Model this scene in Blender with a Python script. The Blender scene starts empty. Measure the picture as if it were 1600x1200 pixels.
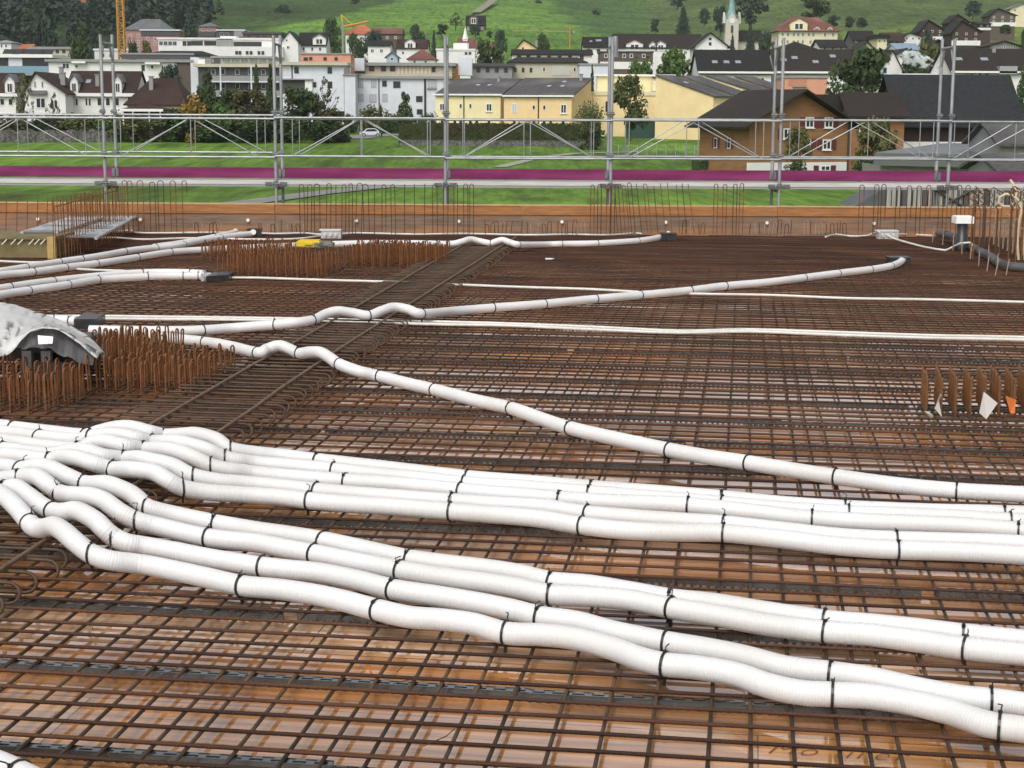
import bpy, math, random
from mathutils import Vector, Matrix
random.seed(7)
sc = bpy.context.scene
COL = sc.collection
rad = math.radians
# ------------------------------------------------------------------ camera
F = 2550.0; PITCH = rad(9.46); ROLL = 0.0052; CAMZ = 1.7
fw = Vector((0, math.cos(PITCH), -math.sin(PITCH))); up0 = Vector((0, math.sin(PITCH), math.cos(PITCH))); rt0 = Vector((1, 0, 0))
RT = rt0*math.cos(ROLL)+up0*math.sin(ROLL); UP = up0*math.cos(ROLL)-rt0*math.sin(ROLL)
CAMP = Vector((0, 0, CAMZ))
cam = bpy.data.cameras.new('camera'); cam.sensor_width = 36; cam.lens = 36*F/1600; cam.clip_start = 0.1; cam.clip_end = 9000
camo = bpy.data.objects.new('camera', cam); COL.objects.link(camo)
camo.matrix_world = Matrix(((RT.x, UP.x, -fw.x, 0), (RT.y, UP.y, -fw.y, 0), (RT.z, UP.z, -fw.z, CAMZ), (0, 0, 0, 1)))
sc.camera = camo
# ------------------------------------------------------------------ sky, sun, exposure (overcast)
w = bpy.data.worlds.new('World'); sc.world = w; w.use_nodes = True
nt = w.node_tree; nt.nodes.clear()
sky = nt.nodes.new('ShaderNodeTexSky'); sky.sky_type = 'NISHITA'; sky.sun_disc = False
SUN_EL, SUN_AZ = rad(52), rad(200)
sky.sun_elevation = SUN_EL; sky.sun_rotation = SUN_AZ; sky.air_density = 1.0; sky.dust_density = 6.0; sky.ozone_density = 1.0
hs = nt.nodes.new('ShaderNodeHueSaturation'); hs.inputs['Saturation'].default_value = 0.28
bg = nt.nodes.new('ShaderNodeBackground'); bg.inputs['Strength'].default_value = 0.13
wo = nt.nodes.new('ShaderNodeOutputWorld')
nt.links.new(sky.outputs[0], hs.inputs['Color'])
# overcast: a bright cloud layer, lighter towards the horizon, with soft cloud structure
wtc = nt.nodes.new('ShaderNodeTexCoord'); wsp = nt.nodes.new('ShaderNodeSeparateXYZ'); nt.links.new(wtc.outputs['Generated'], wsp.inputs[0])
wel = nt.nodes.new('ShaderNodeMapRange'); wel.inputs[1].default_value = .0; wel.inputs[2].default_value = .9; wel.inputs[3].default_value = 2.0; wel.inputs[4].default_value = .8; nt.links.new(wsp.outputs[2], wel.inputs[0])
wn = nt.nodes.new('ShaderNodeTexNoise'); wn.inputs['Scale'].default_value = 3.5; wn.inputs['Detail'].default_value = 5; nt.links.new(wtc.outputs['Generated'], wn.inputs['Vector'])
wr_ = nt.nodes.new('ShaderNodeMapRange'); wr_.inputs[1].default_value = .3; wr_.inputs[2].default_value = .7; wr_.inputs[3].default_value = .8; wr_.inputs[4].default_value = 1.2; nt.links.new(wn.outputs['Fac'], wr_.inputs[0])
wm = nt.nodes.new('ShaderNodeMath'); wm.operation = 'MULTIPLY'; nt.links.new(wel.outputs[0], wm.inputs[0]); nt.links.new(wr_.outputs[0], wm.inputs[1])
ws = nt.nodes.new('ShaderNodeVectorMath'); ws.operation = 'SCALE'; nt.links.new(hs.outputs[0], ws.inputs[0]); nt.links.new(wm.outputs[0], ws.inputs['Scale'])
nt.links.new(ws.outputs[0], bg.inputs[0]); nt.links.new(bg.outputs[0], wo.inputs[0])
sl = bpy.data.lights.new('sun', 'SUN'); sl.energy = 0.8; sl.angle = rad(25); sl.color = (1, .97, .93)
so = bpy.data.objects.new('sun', sl); COL.objects.link(so)
sd = Vector((math.sin(SUN_AZ)*math.cos(SUN_EL), math.cos(SUN_AZ)*math.cos(SUN_EL), math.sin(SUN_EL)))
so.rotation_euler = sd.to_track_quat('Z', 'Y').to_euler()
sc.view_settings.view_transform = 'Standard'; sc.view_settings.look = 'None'; sc.view_settings.gamma = 1; sc.view_settings.exposure = 0.22
sc.render.film_transparent = False; sc.cycles.volume_bounces = 6
# ------------------------------------------------------------------ pixel helpers (photo pixels, 1600x1200)
def ray(px, py): return (fw + RT*((px-800)/F) + UP*((600-py)/F))
def G(px, py, z=0.0):
    r = ray(px, py); t = (z-CAMZ)/r.z; return CAMP+r*t
def D(px, py, d):
    r = ray(px, py); return CAMP+r*(d/r.y)
def PX(p):
    v = Vector(p)-CAMP; k = v.dot(fw); return (800+F*v.dot(RT)/k, 600-F*v.dot(UP)/k)
def interp(x, T):
    if x <= T[0][0]: return T[0][1]
    for (a, b), (c, e) in zip(T, T[1:]):
        if x <= c: return b+(e-b)*(x-a)/(c-a)
    return T[-1][1]
# ------------------------------------------------------------------ materials
MC = {}
def rgb(r, g, b):
    f = lambda c: (c/255/12.92) if c <= 10 else ((c/255+.055)/1.055)**2.4
    return (f(r), f(g), f(b))
def M(name, c1, c2=None, sc_=6.0, rough=.6, metal=0., bump=0., spec=.5, stretch=None, detail=4, rib=None, lo=.35, hi=.65, trans=0, rough2=None, coat=0, bsc=None, c3=None, sc3=.5, ov=0):
    if name in MC: return MC[name]
    m = bpy.data.materials.new(name); m.use_nodes = True; MC[name] = m
    t = m.node_tree; N = t.nodes; L = t.links; p = N['Principled BSDF']
    p.inputs['Roughness'].default_value = rough; p.inputs['Metallic'].default_value = metal
    p.inputs['Specular IOR Level'].default_value = spec
    p.inputs['Coat Weight'].default_value = coat; p.inputs['Coat Roughness'].default_value = .08
    if trans: p.inputs['Transmission Weight'].default_value = trans
    p.inputs['Base Color'].default_value = (*c1, 1)
    tc = N.new('ShaderNodeTexCoord'); mp = N.new('ShaderNodeMapping'); L.new(tc.outputs['Object'], mp.inputs[0])
    if stretch: mp.inputs['Scale'].default_value = stretch
    nz = N.new('ShaderNodeTexNoise'); nz.inputs['Scale'].default_value = sc_; nz.inputs['Detail'].default_value = detail
    L.new(mp.outputs[0], nz.inputs['Vector'])
    if c2:
        mr = N.new('ShaderNodeMapRange'); mr.inputs[1].default_value = lo; mr.inputs[2].default_value = hi; L.new(nz.outputs['Fac'], mr.inputs[0])
        mx = N.new('ShaderNodeMix'); mx.data_type = 'RGBA'; mx.inputs[6].default_value = (*c1, 1); mx.inputs[7].default_value = (*c2, 1)
        L.new(mr.outputs[0], mx.inputs[0]); out = mx.outputs[2]
        if c3:
            n3 = N.new('ShaderNodeTexNoise'); n3.inputs['Scale'].default_value = sc3; n3.inputs['Detail'].default_value = 3; L.new(mp.outputs[0], n3.inputs['Vector'])
            r3 = N.new('ShaderNodeMapRange'); r3.inputs[1].default_value = .45; r3.inputs[2].default_value = .68; L.new(n3.outputs['Fac'], r3.inputs[0])
            m3 = N.new('ShaderNodeMix'); m3.data_type = 'RGBA'; m3.inputs[7].default_value = (*c3, 1); L.new(out, m3.inputs[6]); L.new(r3.outputs[0], m3.inputs[0]); out = m3.outputs[2]
        if ov:
            oi = N.new('ShaderNodeObjectInfo'); ro = N.new('ShaderNodeMapRange'); ro.inputs[3].default_value = 1-ov; ro.inputs[4].default_value = 1+ov; L.new(oi.outputs['Random'], ro.inputs[0])
            vo = N.new('ShaderNodeVectorMath'); vo.operation = 'SCALE'; L.new(out, vo.inputs[0]); L.new(ro.outputs[0], vo.inputs['Scale']); out = vo.outputs[0]
        L.new(out, p.inputs['Base Color'])
        if rough2 is not None:
            rr = N.new('ShaderNodeMapRange'); rr.inputs[3].default_value = rough; rr.inputs[4].default_value = rough2
            rr.inputs[1].default_value = lo; rr.inputs[2].default_value = hi
            L.new(nz.outputs['Fac'], rr.inputs[0]); L.new(rr.outputs[0], p.inputs['Roughness'])
    h = None
    if bump:
        n2 = N.new('ShaderNodeTexNoise'); n2.inputs['Scale'].default_value = bsc or sc_*3; n2.inputs['Detail'].default_value = 5; L.new(mp.outputs[0], n2.inputs['Vector']); h = n2.outputs['Fac']; bs = bump
    if rib:
        wv = N.new('ShaderNodeTexWave'); wv.wave_type = 'BANDS'; wv.bands_direction = rib[0]; wv.inputs['Scale'].default_value = rib[1]
        wv.inputs['Distortion'].default_value = .3
        L.new(tc.outputs['Object'], wv.inputs['Vector']); h = wv.outputs['Fac']; bs = rib[2]
    if h is not None:
        b = N.new('ShaderNodeBump'); b.inputs['Strength'].default_value = bs; b.inputs['Distance'].default_value = .004 if rib else .02
        L.new(h, b.inputs['Height']); L.new(b.outputs[0], p.inputs['Normal'])
    return m
# ------------------------------------------------------------------ mesh builder
class MB:
    def __init__(s): s.v = []; s.f = []; s.m = []; s.sm = []
    def add(s, vs, fs, mi=0, sm=False):
        o = len(s.v); s.v.extend(tuple(v) for v in vs); s.f.extend(tuple(i+o for i in f) for f in fs); s.m.extend([mi]*len(fs)); s.sm.extend([sm]*len(fs)); return s
    def box(s, c, d, rz=0, mi=0, rx=0, ry=0):
        x, y, z = (k/2 for k in d); R = Matrix.Rotation(rz, 3, 'Z') @ Matrix.Rotation(ry, 3, 'Y') @ Matrix.Rotation(rx, 3, 'X'); c = Vector(c)
        vs = [c+R@Vector((a*x, b*y, e*z)) for e in (-1, 1) for b in (-1, 1) for a in (-1, 1)]
        return s.add(vs, [(0, 2, 3, 1), (4, 5, 7, 6), (0, 1, 5, 4), (2, 6, 7, 3), (0, 4, 6, 2), (1, 3, 7, 5)], mi)
    def quad(s, a, b, c, d, mi=0): return s.add([a, b, c, d], [(0, 1, 2, 3)], mi)
    def tube(s, pts, r, n=8, mi=0, cap=True, sm=True):
        P = [Vector(p) for p in pts]; k = len(P); R = r if isinstance(r, (list, tuple)) else [r]*k
        T = [(P[min(i+1, k-1)]-P[max(i-1, 0)]).normalized() for i in range(k)]
        u = T[0].cross(Vector((0, 0, 1)))
        if u.length < 1e-3: u = T[0].cross(Vector((0, 1, 0)))
        u.normalize(); vs = []
        cs = [(math.cos(2*math.pi*j/n), math.sin(2*math.pi*j/n)) for j in range(n)]
        for i in range(k):
            u = (u-T[i]*u.dot(T[i])).normalized(); w_ = T[i].cross(u)
            for c_, s_ in cs: vs.append(P[i]+(u*c_+w_*s_)*R[i])
        fs = [(i*n+j, i*n+(j+1) % n, (i+1)*n+(j+1) % n, (i+1)*n+j) for i in range(k-1) for j in range(n)]
        s.add(vs, fs, mi, sm)
        if cap: s.add(vs[:n], [tuple(range(n))[::-1]], mi); s.add(vs[-n:], [tuple(range(n))], mi)
        return s
    def prism(s, poly, y0, y1, mi=0):
        n = len(poly); vs = [Vector((a, y0, b)) for a, b in poly]+[Vector((a, y1, b)) for a, b in poly]
        fs = [tuple(range(n)), tuple(range(n, 2*n))[::-1]]+[(i+n, (i+1) % n+n, (i+1) % n, i) for i in range(n)]
        return s.add(vs, fs, mi)
    def build(s, name, mats, parent=None, loc=None, rz=0):
        me = bpy.data.meshes.new(name); me.from_pydata([tuple(v) for v in s.v], [], s.f)
        if not isinstance(mats, (list, tuple)): mats = [mats]
        for m in mats: me.materials.append(m)
        me.polygons.foreach_set('material_index', s.m); me.polygons.foreach_set('use_smooth', s.sm); me.update()
        o = bpy.data.objects.new(name, me); COL.objects.link(o)
        if parent: o.parent = parent
        if loc is not None: o.location = loc
        if rz: o.rotation_euler.z = rz
        return o
def tag(o, label, cat, group=None, kind=None):
    o['label'] = label; o['category'] = cat
    if group: o['group'] = group
    if kind: o['kind'] = kind
    return o
def struct(o, kind='structure'): o['kind'] = kind; return o
def thing(name, label, cat, loc=(0, 0, 0), rz=0, group=None):
    o = bpy.data.objects.new(name, None); COL.objects.link(o); o.location = loc; o.rotation_euler.z = rz; o.empty_display_size = .2
    return tag(o, label, cat, group)
def copy_tree(o, parent=None):
    c = o.copy(); COL.objects.link(c)
    if parent: c.parent = parent
    for ch in o.children: copy_tree(ch, c)
    return c
def spline(P, step):
    P = [Vector(p) for p in P]; Q = [P[0]*2-P[1]]+P+[P[-1]*2-P[-2]]; out = []
    for i in range(1, len(Q)-2):
        a, b, c, d = Q[i-1:i+3]; n = max(1, int((c-b).length/step))
        for k in range(n):
            t = k/n; out.append(.5*((2*b)+(c-a)*t+(2*a-5*b+4*c-d)*t*t+(3*b-a-3*c+d)*t**3))
    out.append(P[-1]); return out
def resample(P, step):
    out = [P[0]]; acc = 0
    for a, b in zip(P, P[1:]):
        l = (b-a).length
        while acc+l >= step:
            k = (step-acc)/l; a = a+(b-a)*k; out.append(a); l = (b-a).length; acc = 0
            if l < 1e-9: break
        acc += l
    return out
# ================================================================== the deck
YE = 23.2                                   # far edge of the slab
ANG = rad(8.0); TL = Vector((math.sin(ANG), math.cos(ANG), 0)); TT = Vector((math.cos(ANG), -math.sin(ANG), 0))
ZF = -.058
def deck_mat():
    m = bpy.data.materials.new('wet_plywood'); m.use_nodes = True; t = m.node_tree; N = t.nodes; L = t.links; p = N['Principled BSDF']
    tc = N.new('ShaderNodeTexCoord'); sp = N.new('ShaderNodeSeparateXYZ'); L.new(tc.outputs['Object'], sp.inputs[0])
    def math_(op, a, b=None):
        n = N.new('ShaderNodeMath'); n.operation = op
        for i, q in enumerate((a, b)):
            if q is None: continue
            if isinstance(q, (int, float)): n.inputs[i].default_value = q
            else: L.new(q, n.inputs[i])
        return n.outputs[0]
    PX_, PY_ = 2.0, .5
    iy = math_('FLOOR', math_('DIVIDE', sp.outputs[1], PY_))
    ox = math_('MULTIPLY', math_('FRACT', math_('MULTIPLY', iy, .37)), PX_)
    ix = math_('FLOOR', math_('DIVIDE', math_('ADD', sp.outputs[0], ox), PX_))
    cx = N.new('ShaderNodeCombineXYZ'); L.new(ix, cx.inputs[0]); L.new(iy, cx.inputs[1])
    wn = N.new('ShaderNodeTexWhiteNoise'); wn.noise_dimensions = '2D'; L.new(cx.outputs[0], wn.inputs['Vector'])
    cr = N.new('ShaderNodeValToRGB'); e = cr.color_ramp.elements
    e[0].position = 0; e[0].color = (.57, .23, .055, 1); e[1].position = 1; e[1].color = (.64, .36, .18, 1)
    for po, c in ((.25, (.45, .22, .105)), (.5, (.64, .28, .07)), (.75, (.50, .285, .165))):
        k = e.new(po); k.color = (*c, 1)
    L.new(wn.outputs['Value'], cr.inputs[0])
    mp = N.new('ShaderNodeMapping'); mp.inputs['Scale'].default_value = (1.2, 26, 1); L.new(tc.outputs['Object'], mp.inputs[0])
    g = N.new('ShaderNodeTexNoise'); g.inputs['Scale'].default_value = 1.6; g.inputs['Detail'].default_value = 6; g.inputs['Distortion'].default_value = .6; L.new(mp.outputs[0], g.inputs['Vector'])
    gr = N.new('ShaderNodeMapRange'); gr.inputs[1].default_value = .3; gr.inputs[2].default_value = .75; gr.inputs[3].default_value = .5; gr.inputs[4].default_value = 1.3; L.new(g.outputs['Fac'], gr.inputs[0])
    st = N.new('ShaderNodeTexNoise'); st.inputs['Scale'].default_value = 1.1; st.inputs['Detail'].default_value = 5; L.new(tc.outputs['Object'], st.inputs['Vector'])
    sr = N.new('ShaderNodeMapRange'); sr.inputs[1].default_value = .35; sr.inputs[2].default_value = .65; sr.inputs[3].default_value = .6; sr.inputs[4].default_value = 1.1; L.new(st.outputs['Fac'], sr.inputs[0])
    # seams and nail holes
    fy = math_('FRACT', math_('DIVIDE', sp.outputs[1], PY_)); sy = math_('LESS_THAN', fy, .012)
    fx = math_('FRACT', math_('DIVIDE', math_('ADD', sp.outputs[0], ox), PX_)); sx = math_('LESS_THAN', fx, .003)
    seam = math_('SUBTRACT', 1, math_('MULTIPLY', math_('MAXIMUM', sy, sx), .75))
    mul = math_('MULTIPLY', math_('MULTIPLY', gr.outputs[0], sr.outputs[0]), seam)
    vm = N.new('ShaderNodeVectorMath'); vm.operation = 'SCALE'; L.new(cr.outputs[0], vm.inputs[0]); L.new(mul, vm.inputs['Scale']); L.new(vm.outputs[0], p.inputs['Base Color'])
    # water film: smooth where wet, rougher where it has dried
    wt = N.new('ShaderNodeTexNoise'); wt.inputs['Scale'].default_value = .75; wt.inputs['Detail'].default_value = 6; wt.inputs['Roughness'].default_value = .6
    ms = N.new('ShaderNodeMapping'); ms.inputs['Scale'].default_value = (.8, 2.2, 1); L.new(tc.outputs['Object'], ms.inputs[0]); L.new(ms.outputs[0], wt.inputs['Vector'])
    wr = N.new('ShaderNodeMapRange'); wr.inputs[1].default_value = .34; wr.inputs[2].default_value = .46; L.new(wt.outputs['Fac'], wr.inputs[0])
    p.inputs['Roughness'].default_value = .45; p.inputs['Specular IOR Level'].default_value = .4
    L.new(wr.outputs[0], p.inputs['Coat Weight']); p.inputs['Coat Roughness'].default_value = .015; p.inputs['Coat IOR'].default_value = 2.4
    rr = N.new('ShaderNodeMapRange'); rr.inputs[3].default_value = .2; rr.inputs[4].default_value = .42; L.new(wr.outputs[0], rr.inputs[0])
    b = N.new('ShaderNodeBump'); b.inputs['Strength'].default_value = .12; b.inputs['Distance'].default_value = .003; L.new(g.outputs['Fac'], b.inputs['Height']); L.new(b.outputs[0], p.inputs['Normal'])
    b2 = N.new('ShaderNodeBump'); b2.inputs['Strength'].default_value = .05; b2.inputs['Distance'].default_value = .004; L.new(st.outputs['Fac'], b2.inputs['Height']); L.new(b2.outputs[0], p.inputs['Coat Normal'])
    return m
fl = MB()
R8 = Matrix.Rotation(ANG, 3, 'Z')           # world -> deck-aligned axes
poly = [(-16, 1.5), (16, 1.5), (16, YE), (-16, YE)]
fl.add([R8 @ Vector((x, y, ZF)) for x, y in poly], [(0, 1, 2, 3)])
fl.add([R8 @ Vector((x, y, ZF-.03)) for x, y in poly], [(3, 2, 1, 0)])
dk = fl.build('deck_floor', deck_mat(), rz=-ANG); struct(dk)

rust_red = M('rust_red_bar', (.030, .0135, .0085), (.056, .024, .0135), 9, .55, .1, spec=.3, rib=('X', 36, .35), detail=6, rough2=.7, c3=(.075, .032, .015), sc3=1.1, ov=.4)
rust_grey = M('rust_grey_bar', (.075, .05, .031), (.034, .022, .014), 8, .55, .1, spec=.4, rib=('Y', 36, .3), detail=6, rough2=.62, c3=(.13, .078, .038), sc3=1.3, ov=.35)
rust_or = M('rust_orange_bar', (.21, .077, .017), (.09, .034, .011), 14, .75, .0, detail=6, rib=('Z', 36, .3))
rust_dk = M('rust_dark_bar', (.045, .028, .017), (.085, .05, .027), 12, .6, .2, detail=6)
rust_pale = M('pale_bar', (.36, .30, .24), (.20, .13, .08), 12, .6, .2)

def clip_line(o, d):
    """part of the line o+d*t that lies on the deck in (or just beside) the photographed field"""
    t0, t1 = -60., 60.
    for a, b in (((0, -1), YE-.12), ((0, 1), -2.6), ((1, .34), 2.6), ((-1, .34), 2.6)):
        # a.p + b >= 0
        k = a[0]*d.x+a[1]*d.y; c = a[0]*o.x+a[1]*o.y+b
        if abs(k) < 1e-9:
            if c < 0: return None
            continue
        t = -c/k
        if k > 0: t0 = max(t0, t)
        else: t1 = min(t1, t)
    return (t0, t1) if t1-t0 > .6 else None
def bar(name, o, d, r, z, mat, label, cat, group, amp=.004):
    c = clip_line(o, d)
    if not c: return
    t0, t1 = c; n = max(4, int((t1-t0)/.9)); mb = MB(); side = Vector((-d.y, d.x, 0))
    ph = random.random()*6; a2 = random.uniform(.4, 1.2)
    tilt = random.uniform(-.0012, .0012)
    pts = []
    for i in range(n+1):
        t = t0+(t1-t0)*i/n; q = o+d*t+side*(amp*math.sin(t*a2+ph)+tilt*t)
        pts.append(Vector((q.x, q.y, z+.0015*math.sin(t*2.3+ph))))
    base = pts[0].copy(); mb.tube([p-base for p in pts], r, 7)
    ob = mb.build(name, mat, loc=base); tag(ob, label, cat, group)
v0 = G(0, 1171.7).dot(TL); RB = .0062
vs = []; v = v0
while v < 25.6: vs.append(v); v += (.128 if v < 6.5 else .15)+random.uniform(-.014, .014)
v = v0-.13
while v > 3.0: vs.append(v); v -= .13+random.uniform(-.01, .01)
for v in vs:
    bar('cross_bar', TL*v, TT, RB, -RB, rust_red, 'long dark rust steel bar running across the deck in the upper mat layer', 'reinforcing bar', 'bars running across the deck')
us = [G(x, 1141, -.018).dot(TT) for x in (8, 63, 137, 192, 265)]+[G(x, 1125, -.018).dot(TT) for x in (330, 407, 485, 545, 612, 657, 727, 790, 872, 947)]+[G(x, 1110, -.018).dot(TT) for x in (1020, 1110, 1172, 1237, 1302, 1345, 1392, 1466, 1532)]
u = min(us)
while u > -10.6: u -= random.choice((.085, .11, .125, .15)); us.append(u)
u = max(us)
while u < 4.1: u += random.choice((.085, .11, .125, .15)); us.append(u)
for u in us:
    bar('lengthwise_bar', TT*u, TL, RB, -RB*3-.001, rust_grey, 'long brown steel bar running lengthwise along the deck in the lower mat layer', 'reinforcing bar', 'bars running away along the deck')
# ---- black slotted spacer rails standing on the plywood under the mat
plast = M('spacer_plastic', (.024, .027, .026), (.032, .035, .033), 6, .22, spec=.6, coat=.8)
def spacer_mesh(L_):
    mb = MB(); W, H = .036, .031; n = int(L_/.06); th = .003
    ys = (-W/2, -W/2+.005, -.001, .006, W/2-.004, W/2)
    for i in range(n):
        x0 = i*.06; xa, xb = x0+.011, x0+.049
        for j in range(5):
            hole = j in (1, 3); sh = .03 if j == 3 else 0
            segs = ([(x0, xa), (xb, x0+.06)] if j == 1 else [(x0+.016, x0+.044)]) if hole else [(x0, x0+.06)]
            for a, b in segs:
                mb.box(((a+b)/2, (ys[j]+ys[j+1])/2, H-th/2), (b-a, ys[j+1]-ys[j], th))
        for s in (-1, 1):           # side walls with half-round openings along the foot
            y = s*(W/2-.0015)
            for k in range(2):
                c = x0+.015+.03*k; pts = [(c-.015, 0), (c-.010, 0)]+[(c+.010*math.cos(q), .001+.014*math.sin(q)) for q in (2.5, 1.9, 1.25, .65)]+[(c+.010, 0), (c+.015, 0), (c+.015, H-th), (c-.015, H-th)]
                top = [(c-.015, H-th), (c-.010, H-th), (c-.007, H-th), (c-.003, H-th), (c+.003, H-th), (c+.007, H-th), (c+.010, H-th), (c+.015, H-th)]
                bot = pts[:8]
                for q in range(7):
                    mb.add([(bot[q][0], y, bot[q][1]), (bot[q+1][0], y, bot[q+1][1]), (top[q+1][0], y, top[q+1][1]), (top[q][0], y, top[q][1])], [(0, 1, 2, 3)])
    return mb
sp0 = spacer_mesh(1.98).build('spacer_rail', plast); first = True
rows = [G(100, 1190, ZF).dot(TL), G(100, 1060, ZF).dot(TL), G(100, 955, ZF).dot(TL), G(700, 985, ZF).dot(TL), G(700, 842, ZF).dot(TL)]
rows = sorted(rows); print('spacer rows', rows)
v = rows[0]; spots = []
for k in range(15):
    x = -11.+.73*(k % 3)
    while x < 5:
        off = random.uniform(-.02, .02)
        c = TL*(v+off)+TT*(x+.99); lim = .335*c.y+1.1
        if abs(c.x) < lim and c.y > 3.3: spots.append((TL*(v+off)+TT*x))
        x += 1.98+random.choice((.0, .05, .02))+(.0 if random.random() < .8 else -.25)
    v += .655
for p in spots:
    o = sp0 if first else sp0.copy()
    if not first: COL.objects.link(o)
    first = False; o.location = (p.x, p.y, ZF+.001); o.rotation_euler.z = -ANG+random.uniform(-.006, .006)
    tag(o, 'black slotted plastic spacer rail lying under the steel mat on the plywood', 'spacer rail', 'black spacer rails under the mat')
# pencil note on the plywood
fc = bpy.data.curves.new('pencil_note', 'FONT'); fc.body = 'Mo urer'; fc.size = .1; fc.shear = .45; fc.space_character = 1.15; fc.offset = -.0018
f0 = bpy.data.objects.new('pencil_note', fc); fm = bpy.data.meshes.new_from_object(f0); fo = bpy.data.objects.new('pencil_note', fm); COL.objects.link(fo); bpy.data.objects.remove(f0); pn = G(1195, 1176, ZF+.002); fo.location = pn; fo.rotation_euler.z = -ANG
fm.materials.append(M('pencil', (.16, .085, .04), rough=.6)); tag(fo, 'faint handwritten pencil note on the plywood under the mat', 'writing')

# ================================================================== stirrup band with the two long rods
RODZ = .076
def rod(name, pts, label):
    P = [G(x, y, RODZ) for x, y in pts]; mb = MB(); b = P[0].copy(); mb.tube([p-b for p in spline(P, .8)], .009, 8)
    return tag(mb.build(name, M('rod_brown', (.17, .105, .062), (.11, .065, .038), 9, .55, rib=('Y', 36, .3)), loc=b), label, 'reinforcing bar')
rod1p = [(40, 776), (237, 662), (400, 567), (460, 535), (727, 380), (742, 371)]
rod2p = [(-120, 968), (-3, 892), (82, 837), (342, 674), (400, 635), (530, 545), (790, 380), (806, 370)]
rod('beam_rod', rod1p, 'thin straight steel rod on the stirrup band, on the side away from the loop ends')
rod('beam_rod', rod2p, 'thin straight steel rod on the stirrup band, lying over the round loop ends')
A2, B2 = G(-3, 892, RODZ), G(790, 380, RODZ)
hp = MB(); rr_ = .0072; zt, zb = .058, -.016; hc = (zt+zb)/2; hr_ = (zt-zb)/2
arc = [(-.74, zt), (-.4, zt), (0, zt)]+[(hr_*1.15*math.sin(math.pi*k/6), hc+hr_*math.cos(math.pi*k/6)) for k in range(1, 6)]+[(0, zb), (-.4, zb), (-.74, zb)]
hp.tube([(x+.085, 0, z) for x, z in arc], rr_, 6)
h0 = None; t = -.06
Lb = (B2-A2).length
while t < 1.0:
    p = A2+(B2-A2)*t
    if h0 is None: h0 = hp.build('loop_stirrup', rust_dk); o = h0
    else: o = h0.copy(); COL.objects.link(o)
    o.location = (p.x+random.uniform(-.02, .02), p.y, 0); o.rotation_euler = (random.uniform(-.25, .05), 0, -ANG+random.uniform(-.05, .05))
    tag(o, 'rusty hairpin stirrup with a round loop end lying flat under the two long rods', 'stirrup', 'loop stirrups of the diagonal band'); t += random.uniform(.115, .16)/Lb

# ================================================================== edge formwork
wood_or = M('timber_orange', (.36, .155, .045), (.23, .10, .034), 3, .6, stretch=(1, 1, 10), bump=.1)
wood_br = M('board_brown', (.21, .142, .098), (.125, .08, .054), 4, .65, stretch=(.6, 1, 8), bump=.1, c3=(.30, .14, .055), sc3=1.2)
wood_pale = M('timber_edge', (.50, .33, .17), (.40, .25, .12), 5, .7)
conem = M('cone_white', (.75, .73, .66), rough=.5)
ends = [-420, -95, 85, 430, 816, 1215, 1590, 2000]
labs = ['edge formwork board behind the white pipe ends and hooked starter bars', 'edge formwork board behind the steel upstand cage', 'edge formwork board just beside the pale ladder frames, behind the first pale hooked bars', 'edge formwork board behind the grey junction box and upright hairpins', 'edge formwork board behind the leaning starter bars and far white duct end', 'edge formwork board behind the white capped black riser', 'edge formwork board behind the coiled cream hose']
labs[0] = 'edge formwork board beyond the yellow timber box'
YB = YE+.02
cones = (388, 557, 717, 878, 1040, 1198, 1365, 220, 60)
for i in range(7):
    xa, xb = D(ends[i], 345, YB).x, D(ends[i+1], 345, YB).x-.006; L_ = xb-xa; dz = (xa+xb)/2*.0
    t = thing('edge_formwork', labs[i], 'formwork', (xa, YB, 0))
    MB().box((L_/2, .02+.01*(i % 2), .10), (L_, .03, .33)).build('face_board', wood_br, t)
    tb = MB().box((L_/2, .012+.008*(i % 2), .327), (L_, .05, .125)); tb.build('top_timber', wood_or, t)
    MB().box((L_/2, .03, .399), (L_, .09, .018)).build('top_edge', wood_pale, t)
    for c in cones:
        x = D(c, 348, YB).x-xa
        if 0 < x < L_:
            MB().tube([(x, .004, .17), (x, -.03, .17)], [.019, .024], 10).build('tie_cone', conem, t)
# ================================================================== starter bars along the edge
def hairpin(wd, h, r=.006, lean=0., one=False, hook=.0):
    mb = MB()
    if one: pts = [(0, 0, 0), (lean*h, 0, h)]; mb.tube(pts, r, 6)
    else:
        k = wd/2; pts = [(-k, 0, 0), (-k+lean*(h-k), 0, h-k)]+[(lean*h-k*math.cos(math.pi*q/6), 0, h-k+k*math.sin(math.pi*q/6)) for q in range(1, 6)]+[(k+lean*(h-k), 0, h-k), (k+lean*h*hook, 0, h*hook)]
        mb.tube(pts, r, 6)
    return mb
def starter(px, ytop, ybot, d, wd=.075, lean=0, one=False, mat=rust_or, lab=None, grp=None, hook=0., r=.006, rz=0, cat='starter bar'):
    b = D(px, ybot, d); h = D(px, ytop, d).z-b.z
    o = hairpin(wd, h, r, lean, one, hook).build('starter_hairpin' if not one else 'starter_bar', mat, loc=b); o.rotation_euler.z = rz
    return tag(o, lab or 'upright rusty hairpin starter bar standing at the edge formwork', cat, grp or 'tall starter bars along the edge formwork')
for x in (197, 205, 221, 240, 253, 272, 290): starter(x, 283+random.uniform(-1, 2), 364, 22.7+random.uniform(0, .3), .06+random.uniform(0, .03), hook=random.choice((0, 0, .75)), mat=random.choice((rust_or, rust_dk)))
for x in (473, 483, 496, 513, 525, 537, 548, 560, 573, 585, 600, 615, 632, 648, 663, 680, 696, 712, 728, 737): starter(x, 287+random.uniform(-1, 1.5), 366, 22.6+random.uniform(0, .5), .045+random.uniform(0, .035), one=random.random() < .3, mat=rust_dk, lean=random.uniform(-.02, .04))
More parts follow.
